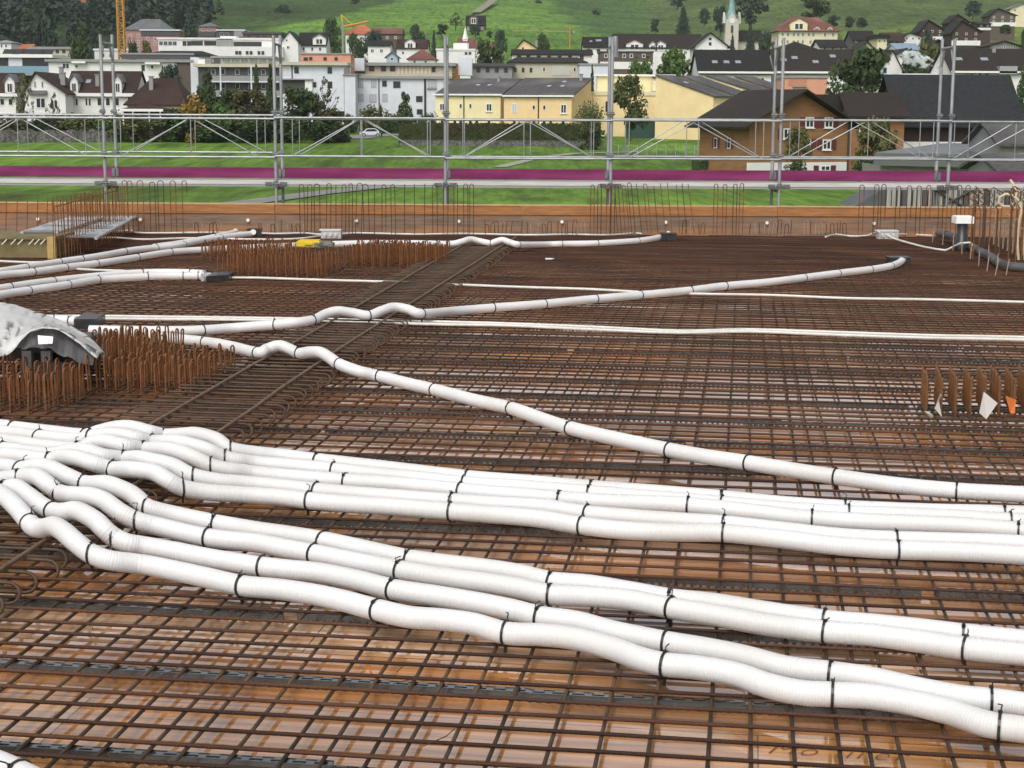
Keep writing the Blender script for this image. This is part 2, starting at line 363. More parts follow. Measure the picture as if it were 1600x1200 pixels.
for x in (925, 936, 950, 957, 1117, 1131, 1147, 1157): starter(x, 288+random.uniform(-2, 2), 366, 22.8, .05, mat=random.choice((rust_or, rust_dk)))
for x in (968, 980, 990, 1003, 1015, 1028, 1040, 1050, 1062, 1073, 1085): starter(x, 286+random.uniform(-3, 6), 365, 22.7, .05, one=random.random() < .6, lean=-.12+random.uniform(-.06, .06), mat=random.choice((rust_dk, rust_or)), lab='upright rusty starter bar leaning over beside the middle scaffold standard', grp='leaning starter bars')
for x in (1344, 1367, 1378, 1401, 1418, 1433, 1448, 1468, 1481, 1496, 1509): starter(x, 289+random.uniform(-1, 2), 366, 22.7, .06, mat=random.choice((rust_or, rust_dk)), hook=random.choice((0, 0, .3)))
for x in list(range(300, 348, 9))+list(range(402, 476, 8))+list(range(757, 800, 7))+list(range(815, 918, 9))+list(range(1066, 1104, 8))+list(range(1170, 1238, 8))+list(range(1258, 1325, 8)):
    x += random.uniform(-3, 3); starter(x, 343+random.uniform(0, 8), 366, 22.9, .05, one=random.random() < .55, lean=random.uniform(-.12, .12), mat=random.choice((rust_dk, rust_dk, rust_pale)), lab='short rusty starter hook standing just above the mat at the edge board', grp='short starter hooks along the edge formwork')
# near-left row of single bars in front of the board
for x in (12, 29, 45, 61, 76): starter(x-3, 304+random.uniform(-2, 2), 368, 22.3, one=True, lean=.06, mat=rust_or, lab='single rusty bar standing before the edge board beside the upstand cage', grp='single starter bars beside the upstand cage')
# ================================================================== wall starter cage + timber box + ladder frames (far left)
zc = lambda px, py, d: D(px, py, d).z
A, B = D(84, 395, 18.6), D(183, 350, 22.6)
t = thing('wall_starter_cage', 'rusty wall starter cage of close upright bars running back to the first scaffold frame', 'reinforcement cage', A)
dv = B-A; n = 24
for i in range(n):
    for s in (0, 1):
        f = (i+.4*s)/n; p = dv*f; p.z = 0-A.z; h = 1.7-(interp(f, ((0, 310), (1, 290)))-175)/2550*(18.6+4*f)+random.uniform(-.03, .02)
        p += Vector((.12*s, 0, 0))
        MB().tube([p, p+Vector((random.uniform(-.02, .02), 0, h))], .0055, 6).build('upright_bar', rust_or, t)
for k in range(2):
    h = .2+k*.42; MB().tube([Vector((.06, -.05, h-A.z)), Vector((dv.x+.06, dv.y, h-A.z+.0))], .006, 6).build('lengthwise_rod', rust_dk, t)
olive = M('olive_panel', (.17, .14, .055), (.11, .085, .03), 5, .6); yel_t = M('yellow_timber', (.45, .33, .12), (.33, .22, .07), 6, .6)
P0, P1 = G(-70, 402, 0), G(90, 402, 0); ht = D(80, 366, P1.y).z
t = thing('formwork_box', 'olive timber formwork box with slanted white rods by the ladder frames', 'formwork box', (P0.x, P0.y, 0))
W_ = P1.x-P0.x
MB().box((W_/2, .4, ht/2-.03), (W_-.1, .8, ht-.06)).build('side_panel', olive, t)
MB().box((W_/2, .4, ht-.04), (W_, .86, .03)).build('top_panel', olive, t)
MB().box((W_-.03, -.04, ht/2-.02), (.09, .07, ht)).build('corner_post', yel_t, t)
for x in (3, 17, 28, 45, 54, 63):
    p = D(x, 382, P0.y-.03)-Vector((P0.x, P0.y, 0)); MB().tube([p, p+Vector((.06, 0, .06))], .006, 6).build('anchor_rod', conem, t)
lad = M('ladder_grey', (.42, .44, .45), (.30, .31, .32), 8, .5, bump=.05); ladi = M('insulation_dark', (.16, .17, .18), (.22, .23, .25), 8, .6)
def ladder(name, q, label):
    a, b, c, d = [Vector(p) for p in q]; base = a.copy(); t = thing(name, label, 'ladder grid', base)
    for e, f in ((a, b), (d, c)): MB().tube([e-base, f-base], .022, 6).build('side_rail', lad, t)
    n = 9
    for i in range(n):
        f = (i+.15)/n; g = (i+.72)/n; p1, p2, p3, p4 = (a+(b-a)*f-base, a+(b-a)*g-base, d+(c-d)*g-base, d+(c-d)*f-base); up = Vector((0, 0, .018))
        MB().add([p1, p2, p3, p4, p1+up, p2+up, p3+up, p4+up], [(3, 2, 1, 0), (4, 5, 6, 7), (0, 1, 5, 4), (1, 2, 6, 5), (2, 3, 7, 6), (3, 0, 4, 7)]).build('slat', lad if i % 3 else ladi, t)
zl = .25
ladder('ladder_grid', [G(34, 364, zl), G(112, 340, zl), G(160, 340, zl), G(88, 364, zl)], 'pale grey slatted ladder frame lying on the timber box behind the upstand bars')
ladder('ladder_grid', [G(92, 372, .2), G(172, 337, .2), G(216, 337, .2), G(150, 372, .2)], 'pale grey slatted ladder frame in front of the upstand bars')
# ================================================================== hook cages (rows of hairpins on a foot rod)
def comb(loc, L_, n, h, wd, mat, label, group, rz=-ANG, jt=1.):
    t = thing('hook_row', label, 'hook row', loc, rz, group)
    MB().tube([(0, -.03, .02), (0, L_+.03, .02)], .005, 6).build('foot_rod', rust_dk, t)
    m0 = None
    for i in range(n):
        if m0 is None: m0 = hairpin(wd*.85, h, .0057).build('hook', mat, t); o = m0
        else: o = m0.copy(); COL.objects.link(o)
        o.parent = t; o.location = (random.uniform(-.008, .008)*jt, L_*i/(n-1), random.uniform(-.012, .012)*jt); o.rotation_euler = (random.uniform(-.05, .05)*jt, random.uniform(-.04, .04)*jt, math.pi/2*.9+random.uniform(-.22, .22)*jt); o.scale = (1, 1, random.uniform(.88, 1.07) if jt > .5 else random.uniform(.96, 1.03))
    return t
def cage(x0, x1, y0, y1, step, n, h, label, group, wd=.04, mat=rust_or, rz=-ANG):
    x = x0
    while x <= x1+1e-6:
        comb((x+random.uniform(-.01, .01), y0-(x-x0)*math.tan(ANG)*.6+random.uniform(-.03, .03), 0), y1-y0, n, h, wd, mat, label, group, rz); x += step
cage(-3.62, -2.6, 9.2, 9.95, .11, 7, .215, 'row of rusty hooks in the cage in front of the draped black unit', 'hook rows of the cage before the draped unit', .05)
cage(-2.5, -1.9, 9.86, 10.62, .08, 8, .195, 'row of rusty hooks in the cage beside the draped unit, on its near wide side', 'hook rows of the cage beside the draped unit', .04)
cage(-2.95, -2.42, 10.74, 11.45, .085, 8, .2, 'row of rusty hooks in the cage by the black outlet box, behind the draped unit', 'hook rows of the cage behind the draped unit', .04)
cage(-3.05, -1.9, 16.9, 17.8, .105, 7, .24, 'row of rusty hooks in the far cage below the yellow case', 'hook rows of the far cage below the yellow case', .045)
cage(-1.85, -.84, 18.0, 18.8, .1, 8, .24, 'row of rusty hooks in the far cage crossed by the stirrup band side', 'hook rows of the far cage near the stirrup band', .045)
cage(-3.6, -2.5, 18.9, 19.5, .11, 6, .2, 'row of rusty hooks behind the far cage, under the paired pipe ends', 'hook rows of the far cage at the paired pipe ends', .045)
cage(-1.8, -1.35, 20.2, 20.8, .1, 6, .1, 'low row of rusty hooks behind the yellow case', 'low hook rows behind the yellow case', .045)
for i, lb in enumerate(['row of rusty hooks at the end of the comb cage nearest the white ducts', 'second row of rusty hooks in the comb cage', 'row of rusty hooks beside the narrow white tag', 'fourth row of rusty hooks in the comb cage', 'row of rusty hooks just left of the large white tag', 'row of rusty hooks just right of the large white tag', 'row of rusty hooks beside the orange tag', 'row of rusty hooks past the orange tag', 'last rusty hook row of the comb cage at the picture edge']):
    comb((G(1443+22.3*i, 645, 0).x, 9.2, 0), .46, 9, .215, .026, M('rust_comb', (.17, .07, .018), (.10, .042, .014), 12, .75), lb, 'hook rows of the comb cage', -ANG*1.25, .3)
tagw = M('paper_white', (.72, .72, .70), rough=.6); tago = M('paper_orange', (.85, .25, .06), rough=.6); tagg = M('paper_mint', (.55, .68, .6), rough=.6)
def paper(pts, d, mat, label):
    P = [D(x, y, d+.02*k) for k, (x, y) in enumerate(pts)]; b = P[0].copy(); mb = MB(); q = [p-b for p in P]; th = Vector((0, -.0015, 0))
    n = len(q); mb.add(q+[p-th for p in q], [tuple(range(n)), tuple(range(n, 2*n))[::-1]]+[(i, i+n, (i+1) % n+n, (i+1) % n) for i in range(n)])
    tag(mb.build('paper_tag', mat, loc=b), label, 'tag')
paper([(1537, 612), (1559, 630), (1541, 655), (1530, 645)], 9.1, tagw, 'large white paper tag tied to the comb cage')
paper([(1571, 618), (1587, 624), (1586, 646), (1579, 646), (1579, 634)], 9.1, tago, 'orange paper tag tied to the comb cage')
paper([(1469, 615), (1472, 616), (1467, 626), (1472, 652), (1460, 638), (1466, 624)], 9.1, tagw, 'narrow torn white tag tied to the comb cage')
paper([(1444, 643), (1450, 643), (1459, 650), (1455, 654)], 9.1, tagg, 'small curled pale green tag at the foot of the comb cage')
# ================================================================== corner column cage at the right
lbl = 'tall rusty bar with a bent wavy head in the corner column cage'
for i in range(26):
    x = 1516+random.uniform(0, 95); d = random.uniform(18.6, 22.6); b = G(x, 300, 0); p = Vector((D(x, 330, d).x, d, 0)); h = D(x, 290+random.uniform(0, 12), d).z
    mb = MB(); k = random.uniform(.015, .035)
    mb.tube([(0, 0, 0), (0, 0, h*.7)]+[(k*math.sin(q*1.9+i), 0, h*(.7+.3*q/8)) for q in range(1, 9)]+[(k*math.sin(16+i)+.05, 0, h*.96)], .007, 6)
    tag(mb.build('column_bar', [rust_or, rust_dk][i % 2], loc=p), lbl, 'column bar', 'bars of the corner column cage')
for i in range(26):
    x = 1535+i*3.6; f = i/26; yb = 372+44*f; p = G(x, yb, 0); h = D(x, yb-random.uniform(28, 58), p.y).z
    o = hairpin(.07, h, .008, one=i % 2).build('pale_upright', rust_pale, loc=p); o.rotation_euler.z = random.uniform(-.4, .4)
    tag(o, 'short pale bent bar at the foot of the corner column cage', 'starter bar', 'pale bars at the foot of the corner column cage')
# ================================================================== white ducts
duct = M('duct_white', (.66, .66, .66), (.635, .632, .625), 7, .42, spec=.35, c3=(.59, .58, .56), sc3=2.2)
tie = M('cable_tie', (.012, .012, .013), rough=.4)
blk = M('black_box', (.014, .015, .016), (.03, .031, .033), 10, .35)
R_ = .0385
def lift(p):
    z = p[2] if len(p) > 2 else 0.; g = G(p[0], p[1], .04); k = (g-A2).dot(TL)/(B2-A2).dot(TL)
    s = (g-A2-(B2-A2)*k).dot(TT); f = 0 if s < -1.1 else (s+1.1)/.4 if s < -.7 else 1 if s < .13 else max(0, 1-(s-.13)/.3)
    return max(z*.5+.06*f if f > .5 else z, .06*f)
def pipe(name, label, pts, ties, ridges=True, R=R_, z0=None, mat=None, cat='duct', group='white corrugated ventilation ducts', tails=True):
    """pts: photo pixels of the centre line, an optional third value is the height of the axis over the mat"""
    z0 = R if z0 is None else z0
    P = [G(p[0], p[1], lift(p)+z0) for p in pts]
    if pts[-1][0] >= 1850: P.append(P[-1]+(P[-1]-P[-2]).normalized()*2.2)
    if pts[0][0] <= -119: P.insert(0, P[0]+(P[0]-P[1]).normalized()*1.8)
    S = spline(P, .012); Q = []
    if ridges:
        Q0 = resample(S, .0021); Q = Q0
        if min(q.y for q in Q0) > 8.6: Q = resample(S, .03); ridges = False
    else: Q = resample(S, .03)
    b = Q[0].copy(); b.z = 0
    t = thing(name, label, cat, b, group=group)
    rr = [R-((.0004, .0004, .0015, .0015)[i % 4] if ridges else 0) for i in range(len(Q))]
    MB().tube([q-b for q in Q], rr, 16 if ridges else 14).build('corrugated_tube', mat or duct, t)
    px = [PX(q)[0] for q in Q]; m0 = None
    for tx in ties:
        cand = [i for i in range(2, len(Q)-2) if abs(px[i]-tx) < 6]
        if not cand: continue
        i = min(cand, key=lambda k: abs(px[k]-tx)); w2 = min(10 if ridges else 1, i, len(Q)-1-i); tg = (Q[i+w2]-Q[i-w2]).normalized()
        o = None
        mb = MB(); n = 16; rt_ = R+.0022; wd = .0042; rw = .0015
        vs = []
        for k in range(n):
            a = 2*math.pi*k/n; c, s = math.cos(a), math.sin(a)
            for (y, r) in ((-wd, rt_-rw), (-wd, rt_+rw), (wd, rt_+rw), (wd, rt_-rw)): vs.append((c*r, y, s*r))
        fs = [(k*4+j, k*4+(j+1) % 4, ((k+1) % n)*4+(j+1) % 4, ((k+1) % n)*4+j) for k in range(n) for j in range(4)]
        mb.add(vs, fs, 0, False)
        a = random.uniform(.9, 2.0); c, s = math.cos(a), math.sin(a)
        mb.box((c*rt_, .0, s*rt_), (.009, .012, .009), ry=-a)
        l = random.uniform(.0, .03)
        if tails: mb.tube([(c*rt_, 0, s*rt_), (c*(rt_+l)+.004, .004, s*(rt_+l)), (c*(rt_+l)+random.uniform(-.02, .02), random.uniform(-.015, .015), s*(rt_+l)+.004)], .0022, 4)
        mb.box((0, 0, -rt_-.012), (.012, .008, .028))
        o = mb.build('cable_tie', tie, t)
        o.rotation_euler = (0, 0, math.atan2(tg.y, tg.x)-math.pi/2+random.uniform(-.12, .12)); o.location = Q[i]-b
    return t
H = .085                                      # lift where a duct rides over the stirrup band rods
P = pipe
P('flexible_duct', 'nearest long white corrugated duct, the front one of the lower group of four', [(-140, 850), (-60, 800, .03), (-8, 772, H), (5, 774, H), (25, 792, .05), (42, 812, .012), (54, 824, 0), (69, 825, .02), (84, 822, H), (100, 831, H), (117, 846, .05), (144, 866), (175, 876), (225, 882), (275, 892), (325, 903), (378, 915), (430, 920), (480, 927), (530, 937), (590, 953), (640, 964), (690, 968), (740, 975), (790, 989), (850, 992), (900, 998), (960, 1014), (1000, 1029), (1038, 1038), (1090, 1043), (1150, 1054), (1200, 1071), (1250, 1082), (1301, 1085), (1360, 1088), (1420, 1097), (1480, 1111), (1530, 1128), (1562, 1135), (1600, 1140), (1700, 1156), (1900, 1205)], (47, 143, 378, 590, 790, 1038, 1301, 1562))
P('flexible_duct', 'long white corrugated duct, second from the front in the lower group of four', [(-120, 800), (-40, 770, .03), (8, 764, .05), (25, 762, H), (45, 775, H*.7), (65, 790, .03), (84, 799), (100, 800, .05), (120, 798, H), (147, 812, H*.8), (162, 826, .04), (179, 840), (200, 849), (225, 853), (275, 862), (325, 872), (400, 884), (450, 890), (500, 895), (560, 907), (615, 921), (680, 931), (740, 941), (800, 953), (843, 964), (900, 972), (960, 988), (1040, 1004), (1100, 1014), (1160, 1026), (1230, 1044), (1298, 1052), (1360, 1061), (1430, 1077), (1500, 1090), (1548, 1095), (1600, 1102), (1700, 1122), (1900, 1160)], (5, 82, 177, 408, 615, 843, 1040, 1298, 1548))
P('flexible_duct', 'long white corrugated duct, third from the front in the lower group of four', [(-130, 770), (-40, 755), (28, 746), (45, 744, .05), (60, 746, H), (77, 759, H*.7), (95, 771, .0), (115, 774, .05), (140, 775, H), (162, 782, H*.9), (187, 800, .04), (215, 814), (250, 823), (325, 840), (400, 848), (440, 856), (490, 865), (560, 879), (625, 891), (700, 903), (760, 911), (810, 919), (859, 929), (920, 932), (980, 937), (1048, 950), (1120, 962), (1200, 976), (1289, 987), (1360, 992), (1430, 1001), (1508, 1013), (1600, 1022), (1700, 1034), (1900, 1062)], (28, 93, 213, 325, 490, 625, 859, 1048, 1289, 1508))
P('flexible_duct', 'long white corrugated duct at the back of the lower group of four', [(-130, 742), (-40, 733), (0, 728), (32, 733), (55, 729, .05), (77, 731, H), (105, 744, H*.7), (134, 756), (152, 756, .05), (170, 757, H), (200, 769, H*.8), (217, 781, .04), (232, 794), (275, 805), (338, 818), (400, 829), (450, 836), (505, 845), (570, 859), (635, 873), (700, 882), (760, 889), (810, 897), (862, 909), (920, 914), (980, 924), (1048, 936), (1120, 944), (1200, 957), (1289, 970), (1360, 976), (1430, 983), (1506, 992), (1600, 1002), (1700, 1013), (1900, 1040)], (32, 131, 230, 337, 505, 640, 862, 1049, 1289, 1505))
P('flexible_duct', 'front white duct of the upper group of five, riding over both band rods', [(-130, 710), (0, 711), (50, 716), (77, 719), (95, 714, .04), (120, 716, H), (145, 724, H*.7), (176, 733), (195, 733, .05), (212, 734, H), (240, 738, H), (262, 750, .05), (285, 762), (325, 769), (400, 774), (440, 777), (481, 782), (540, 787), (620, 792), (703, 799), (770, 804), (840, 810), (908, 821), (980, 829), (1060, 832), (1131, 833), (1220, 842), (1310, 853), (1402, 859), (1500, 862), (1600, 868), (1900, 890)], (77, 176, 285, 481, 703, 908, 1131, 1402))
P('flexible_duct', 'white duct just behind the front one in the upper group of five', [(-130, 696), (0, 702), (50, 708), (80, 711), (112, 705, .05), (135, 705, H), (162, 713, H*.6), (193, 717), (215, 716, .05), (237, 720, H), (270, 728, H*.7), (299, 743), (340, 752), (400, 757), (440, 761), (494, 767), (560, 773), (640, 779), (709, 784), (780, 789), (850, 793), (916, 803), (1000, 810), (1070, 815), (1130, 819), (1220, 829), (1310, 839), (1400, 844), (1500, 847), (1600, 851), (1900, 872)], (4, 193, 303, 494, 706, 917, 1132, 1400))
P('flexible_duct', 'middle white duct of the upper group of five', [(-130, 684), (0, 689), (60, 697), (122, 702), (142, 693, .05), (165, 690, H), (195, 697, H*.7), (224, 702), (248, 702, .05), (270, 704, H), (300, 714, H*.7), (329, 728), (360, 735), (400, 740), (460, 746), (540, 752), (620, 757), (718, 767), (800, 774), (874, 780), (950, 785), (1010, 787), (1075, 790), (1170, 800), (1269, 811), (1400, 818), (1500, 822), (1590, 829), (1700, 836), (1900, 850)], (122, 224, 329, 540, 719, 874, 1075, 1269, 1590))
P('flexible_duct', 'white duct second from the back in the upper group of five', [(-130, 672), (0, 676), (61, 683), (120, 688), (140, 683, .05), (178, 679, H), (212, 685, H*.7), (237, 691), (262, 691, .05), (282, 692, H), (320, 702, H*.7), (346, 714), (370, 720), (400, 724), (460, 729), (520, 735), (620, 745), (722, 756), (820, 763), (921, 771), (1020, 779), (1128, 788), (1220, 796), (1326, 803), (1440, 807), (1579, 815), (1700, 822), (1900, 836)], (61, 140, 237, 352, 521, 724, 921, 1128, 1326, 1579))
P('flexible_duct', 'rearmost white duct of the upper group of five', [(-130, 658), (0, 666), (25, 669), (75, 675), (132, 681), (155, 675, .05), (180, 669, H*.9), (203, 668, H), (232, 675, H*.7), (257, 681), (285, 680, .05), (307, 679, H), (337, 687, H*.8), (360, 702), (400, 709), (449, 714), (496, 720), (610, 733), (730, 747), (830, 755), (925, 763), (1020, 770), (1128, 779), (1230, 789), (1324, 795), (1440, 800), (1569, 803), (1700, 808), (1900, 820)], (22, 134, 257, 361, 496, 730, 925, 1128, 1320, 1568))
P('flexible_duct', 'single white duct slanting from the hook cage over the band to the picture edge', [(205, 520), (240, 526), (272, 529), (320, 534), (360, 541), (402, 551), (418, 545, .04), (436, 540, H), (452, 545, H*.6), (467, 552), (484, 550, .05), (501, 551, H), (515, 559, H*.5), (530, 569), (560, 580), (593, 588), (640, 600), (679, 609), (740, 625), (799, 638), (850, 656), (891, 669), (960, 685), (1045, 703), (1100, 713), (1168, 723), (1240, 735), (1306, 745), (1400, 758), (1495, 767), (1600, 773), (1750, 785), (1950, 805)], (320, 402, 467, 530, 593, 679, 799, 891, 1045, 1168, 1306, 1495))
P('flexible_duct', 'white duct from the hook cage over the band to the right hand black outlet box', [(140, 516), (212, 517), (272, 517), (316, 516), (370, 512), (431, 507), (462, 504), (489, 500), (508, 491, .05), (527, 486, H), (552, 489, H*.5), (576, 493), (595, 486, .05), (615, 480, H), (637, 483, H*.6), (659, 490), (710, 486), (770, 481), (850, 475), (932, 467), (1002, 461), (1077, 454), (1132, 447), (1200, 441), (1256, 434), (1310, 427), (1360, 421), (1390, 416), (1404, 411), (1410, 406, .02), (1411, 402, .05)], (316, 431, 489, 576, 659, 770, 850, 932, 1002, 1077, 1132, 1256, 1310, 1360, 1392), False)
P('flexible_duct', 'far white duct passing behind the far hook cage and over the stirrup band', [(-120, 446), (0, 430), (51, 425), (102, 418), (150, 412), (215, 402), (267, 394), (320, 390), (400, 386), (500, 382), (572, 380), (650, 380), (702, 381), (720, 378, .04), (735, 374, H), (751, 377, H*.4), (766, 380), (776, 377, .05), (786, 375, H), (798, 379, H*.4), (811, 382), (850, 382), (877, 381), (934, 380), (997, 376), (1030, 371), (1042, 368), (1047, 363, .04)], (51, 102, 150, 215, 267, 702, 766, 811, 877, 934, 997), False)
P('flexible_duct', 'white duct lying against the far long duct and ending at the black outlet box', [(-120, 440), (0, 424), (82, 411), (150, 401), (200, 392), (232, 388), (275, 384), (310, 377), (345, 371), (375, 367), (393, 365), (396, 362, .03)], (40, 93, 128, 195, 245, 287, 345), False)
P('flexible_duct', 'short ended white duct between two others by the far hook cage', [(240, 386), (256, 383.5), (275, 381), (320, 373), (350, 367), (366, 363), (369, 359, .03)], (335,), False)
P('flexible_duct', 'front white duct of the pair running into the flat black box', [(-120, 484), (0, 461), (44, 454), (106, 445), (155, 437), (232, 432), (287, 431), (322, 431)], (44, 106, 155, 232, 287, 315), False)
P('flexible_duct', 'white duct behind the front one of the pair ending at the black box', [(-120, 470), (0, 451), (60, 442), (120, 435), (180, 429), (232, 426), (290, 426), (322, 428)], (16, 83, 222, 300), False)
P('flexible_duct', 'short white duct stub entering the black box beyond the draped unit', [(-60, 520), (20, 508), (60, 502), (90, 500), (124, 502)], (86, 109), False)
P('flexible_duct', 'white duct cut off at the near left corner of the picture', [(-420, 1112), (-300, 1138), (-120, 1163), (-20, 1190), (40, 1216), (120, 1260), (200, 1320)], (30,), True)
# ---- outlet boxes
def outlet(q, h, label):
    a, b = G(*q[0]), G(*q[1]); c = (a+b)/2; L_ = (b-a).length; t = thing('outlet_box', label, 'outlet box', c, math.atan2((b-a).y, (b-a).x))
    mb = MB(); mb.box((0, .09, h/2), (L_, .2, h)); mb.build('box_body', blk, t)
    MB().box((0, .09, h+.004), (L_+.02, .22, .008)).build('lid', blk, t)
    MB().tube([(0, .02, h*.45), (0, -.03, h*.45)], .041, 14).build('socket', blk, t); return t
outlet(((1391, 414), (1422, 414)), .08, 'black outlet box at the end of the long white duct on the right')
outlet(((1034, 376), (1057, 376)), .09, 'black outlet box at the end of the far white duct by the edge board')
outlet(((386, 369), (408, 369)), .09, 'black outlet box at the paired far duct ends')
def flatbox(q, h, label, col):
    P_ = [G(*p) for p in q]; b = P_[0].copy(); t = thing('outlet_box', label, 'outlet box', b); mb = MB(); v = [p-b for p in P_]; u_ = Vector((0, 0, h))
    mb.add(v+[p+u_ for p in v], [(3, 2, 1, 0), (4, 5, 6, 7), (0, 1, 5, 4), (1, 2, 6, 5), (2, 3, 7, 6), (3, 0, 4, 7)]); mb.build('box_body', blk, t)
    mb = MB(); up_ = Vector((0, 0, h+.006)); cc = sum(v, Vector())/4; w_ = [cc+(p-cc)*.93 for p in v]
    mb.add([p+Vector((0, 0, h)) for p in w_]+[p+up_ for p in w_], [(4, 5, 6, 7), (0, 1, 5, 4), (1, 2, 6, 5), (2, 3, 7, 6), (3, 0, 4, 7)]); mb.build('lid', blk, t)
    if col:
        p = (v[0]+v[3])/2+Vector((-.0, 0, h*.5)); d = (v[0]-v[1]).normalized()
        MB().tube([p, p+d*.08], .045, 14).build('collar', lad, t)
    return t
flatbox([(322, 441), (358, 439), (366, 433), (333, 434)], .055, 'flat black outlet box with a grey collar where the paired ducts end', True)
flatbox([(116, 514), (152, 514), (165, 505), (130, 503)], .07, 'flat black outlet box behind the hook cage and the draped unit', False)
# ---- thin cable conduits
cond = M('conduit_white', (.62, .62, .58), (.54, .53, .48), 8, .42); cream = M('conduit_cream', (.58, .50, .36), (.50, .42, .28), 8, .5)
def conduit(label, pts, r=.0125, mat=None, z=None, name='cable_conduit', cat='conduit'):
    S = spline([G(p[0], p[1], (p[2] if len(p) > 2 else 0)+r) for p in pts], .12); b = S[0].copy(); b.z = 0
    return tag(MB().tube([q-b for q in S], r, 8).build(name, mat or cond, loc=b), label, cat)
conduit('thin white conduit crossing the deck between the two long ducts, nearer one of a pair', [(165, 498), (290, 499), (400, 500), (470, 501), (525, 502), (575, 504), (622, 505), (690, 507), (800, 509), (930, 515), (1060, 520), (1170, 518), (1300, 523), (1450, 528), (1600, 531), (1850, 540)])
conduit('thin white conduit lying against the nearer one, on its far side', [(60, 494), (165, 494), (250, 495), (400, 497), (525, 499), (622, 502), (690, 503), (800, 506), (930, 511), (1060, 517), (1170, 515), (1300, 519), (1450, 524), (1600, 527), (1850, 536)])
conduit('thin white conduit from the black box across the deck and under the long duct', [(350, 434), (400, 434), (460, 436), (525, 438), (600, 440), (675, 443), (800, 448), (925, 452), (995, 456), (1083, 459), (1200, 461), (1325, 466), (1450, 468), (1600, 472), (1850, 480)])
conduit('short white conduit at the left beside the olive formwork box', [(-80, 405), (0, 408), (50, 410), (82, 409), (110, 407)])
conduit('thin white conduit peeking out beneath the far white duct', [(118, 420), (150, 422), (190, 423), (225, 425), (330, 428)])
conduit('white conduit running from the ladder frame to the grey junction box, front one', [(150, 371), (180, 371), (225, 374), (300, 372), (400, 374), (462, 373), (490, 370), (510, 367)])
conduit('white conduit along the edge board behind the ladder frame', [(170, 362), (205, 360), (225, 364), (350, 363), (430, 365), (475, 364), (495, 366), (510, 366)])
conduit('white conduit from the grey junction box along the edge board', [(525, 366), (560, 364), (650, 366), (725, 365), (822, 367), (887, 366), (940, 367), (970, 366), (990, 364), (1003, 365)])
conduit('white conduit with a loose end left of the white junction box', [(1290, 370), (1307, 366), (1330, 369), (1355, 368), (1366, 364, .05), (1374, 362, .1)])
conduit('white bent conduit from the junction box down and over the grey drain pipe', [(1383, 366, .1), (1398, 373, .04), (1437, 384), (1462, 389), (1477, 391), (1488, 386, .02), (1502, 380, .1), (1515, 379, .11), (1524, 386, .06), (1530, 394)], .013)
conduit('short white conduit between the junction box and the grey drain pipe', [(1396, 366, .04), (1420, 366), (1457, 368)])
def jbox(x, y, wd, label, mat):
    p = G(x, y, 0); t = thing('junction_box', label, 'junction box', p)
    MB().box((0, 0, .05), (wd, .14, .10)).build('box_body', mat, t); MB().box((-.01, 0, .112), (wd+.02, .16, .016)).build('lid', cond, t)
    for s in (-.28, 0, .25): MB().tube([(wd*s, -.06, .06), (wd*s, -.11, .05)], .02, 8).build('nozzle', cond, t)
gb = M('box_grey', (.38, .40, .40), rough=.5)
jbox(518, 372, .27, 'grey junction box with white lid before the upright hairpins', gb); jbox(1386, 373, .28, 'grey junction box with white conduits at the right end of the deck', gb)
# ---- grey drain pipe with rods and the capped riser
drain = M('drain_grey', (.085, .088, .092), (.04, .042, .045), 5, .55, bump=.1)
P('drain_pipe', 'dark grey lagged drain pipe running to the picture edge beside the capped riser', [(1466, 364, .06), (1480, 367, .05), (1495, 373, .04), (1512, 382), (1530, 392), (1548, 401), (1556, 407), (1566, 413), (1580, 416), (1600, 418), (1700, 426)], (1480, 1497, 1514, 1530, 1548, 1560), False, .05, mat=drain, cat='drain pipe', group=None, tails=False)
p = G(1502, 390, 0); t = thing('capped_riser', 'black riser pipe with a square white cap', 'riser', p)
MB().tube([(0, 0, 0), (0, 0, .12), (0, 0, .13), (0, 0, .2), (0, 0, .21), (0, 0, .34)], [.09, .09, .075, .075, .066, .066], 16).build('riser_pipe', blk, t)
MB().box((0, 0, .38), (.225, .225, .085)).box((0, 0, .425), (.205, .205, .012)).build('square_cap', M('cap_white', (.8, .8, .78), rough=.45), t)
for x, y in ((1457, 378), (1473, 383), (1489, 391), (1503, 397), (1516, 405), (1529, 416), (1542, 424), (1555, 431), (1558, 421), (1572, 430), (1545, 408)):
    b = G(x, y, 0); h = D(x, y-random.uniform(22, 28), b.y).z
    tag(MB().tube([(0, 0, 0), (random.uniform(-.01, .03), 0, h)], .0065, 6).build('support_rod', rust_pale, loc=b), 'pale steel rod standing upright beside the grey drain pipe', 'support rod', 'support rods along the grey drain pipe')
# ---- cream hose coil hung in the column cage
d = 19.5; ps = [(1592, 410), (1590, 380), (1592, 350), (1596, 330), (1594, 318), (1585, 308), (1572, 303), (1562, 308), (1560, 316), (1566, 322), (1577, 323), (1585, 316), (1588, 306), (1586, 296), (1582, 286), (1578, 281)]
S = spline([D(x, y, d+.01*i) for i, (x, y) in enumerate(ps)], .05); b = S[0].copy()
tag(MB().tube([q-b for q in S], .017, 8).build('coiled_hose', cream, loc=b), 'cream flexible conduit looped in a ring at the corner column cage', 'conduit')
S = spline([D(x, y, 19.4) for x, y in ((1602, 412), (1600, 370), (1604, 335), (1612, 318), (1630, 312))], .05); b = S[0].copy()
tag(MB().tube([q-b for q in S], .02, 8).build('cable_conduit', cream, loc=b), 'cream conduit rising beside the looped one at the picture edge', 'conduit')
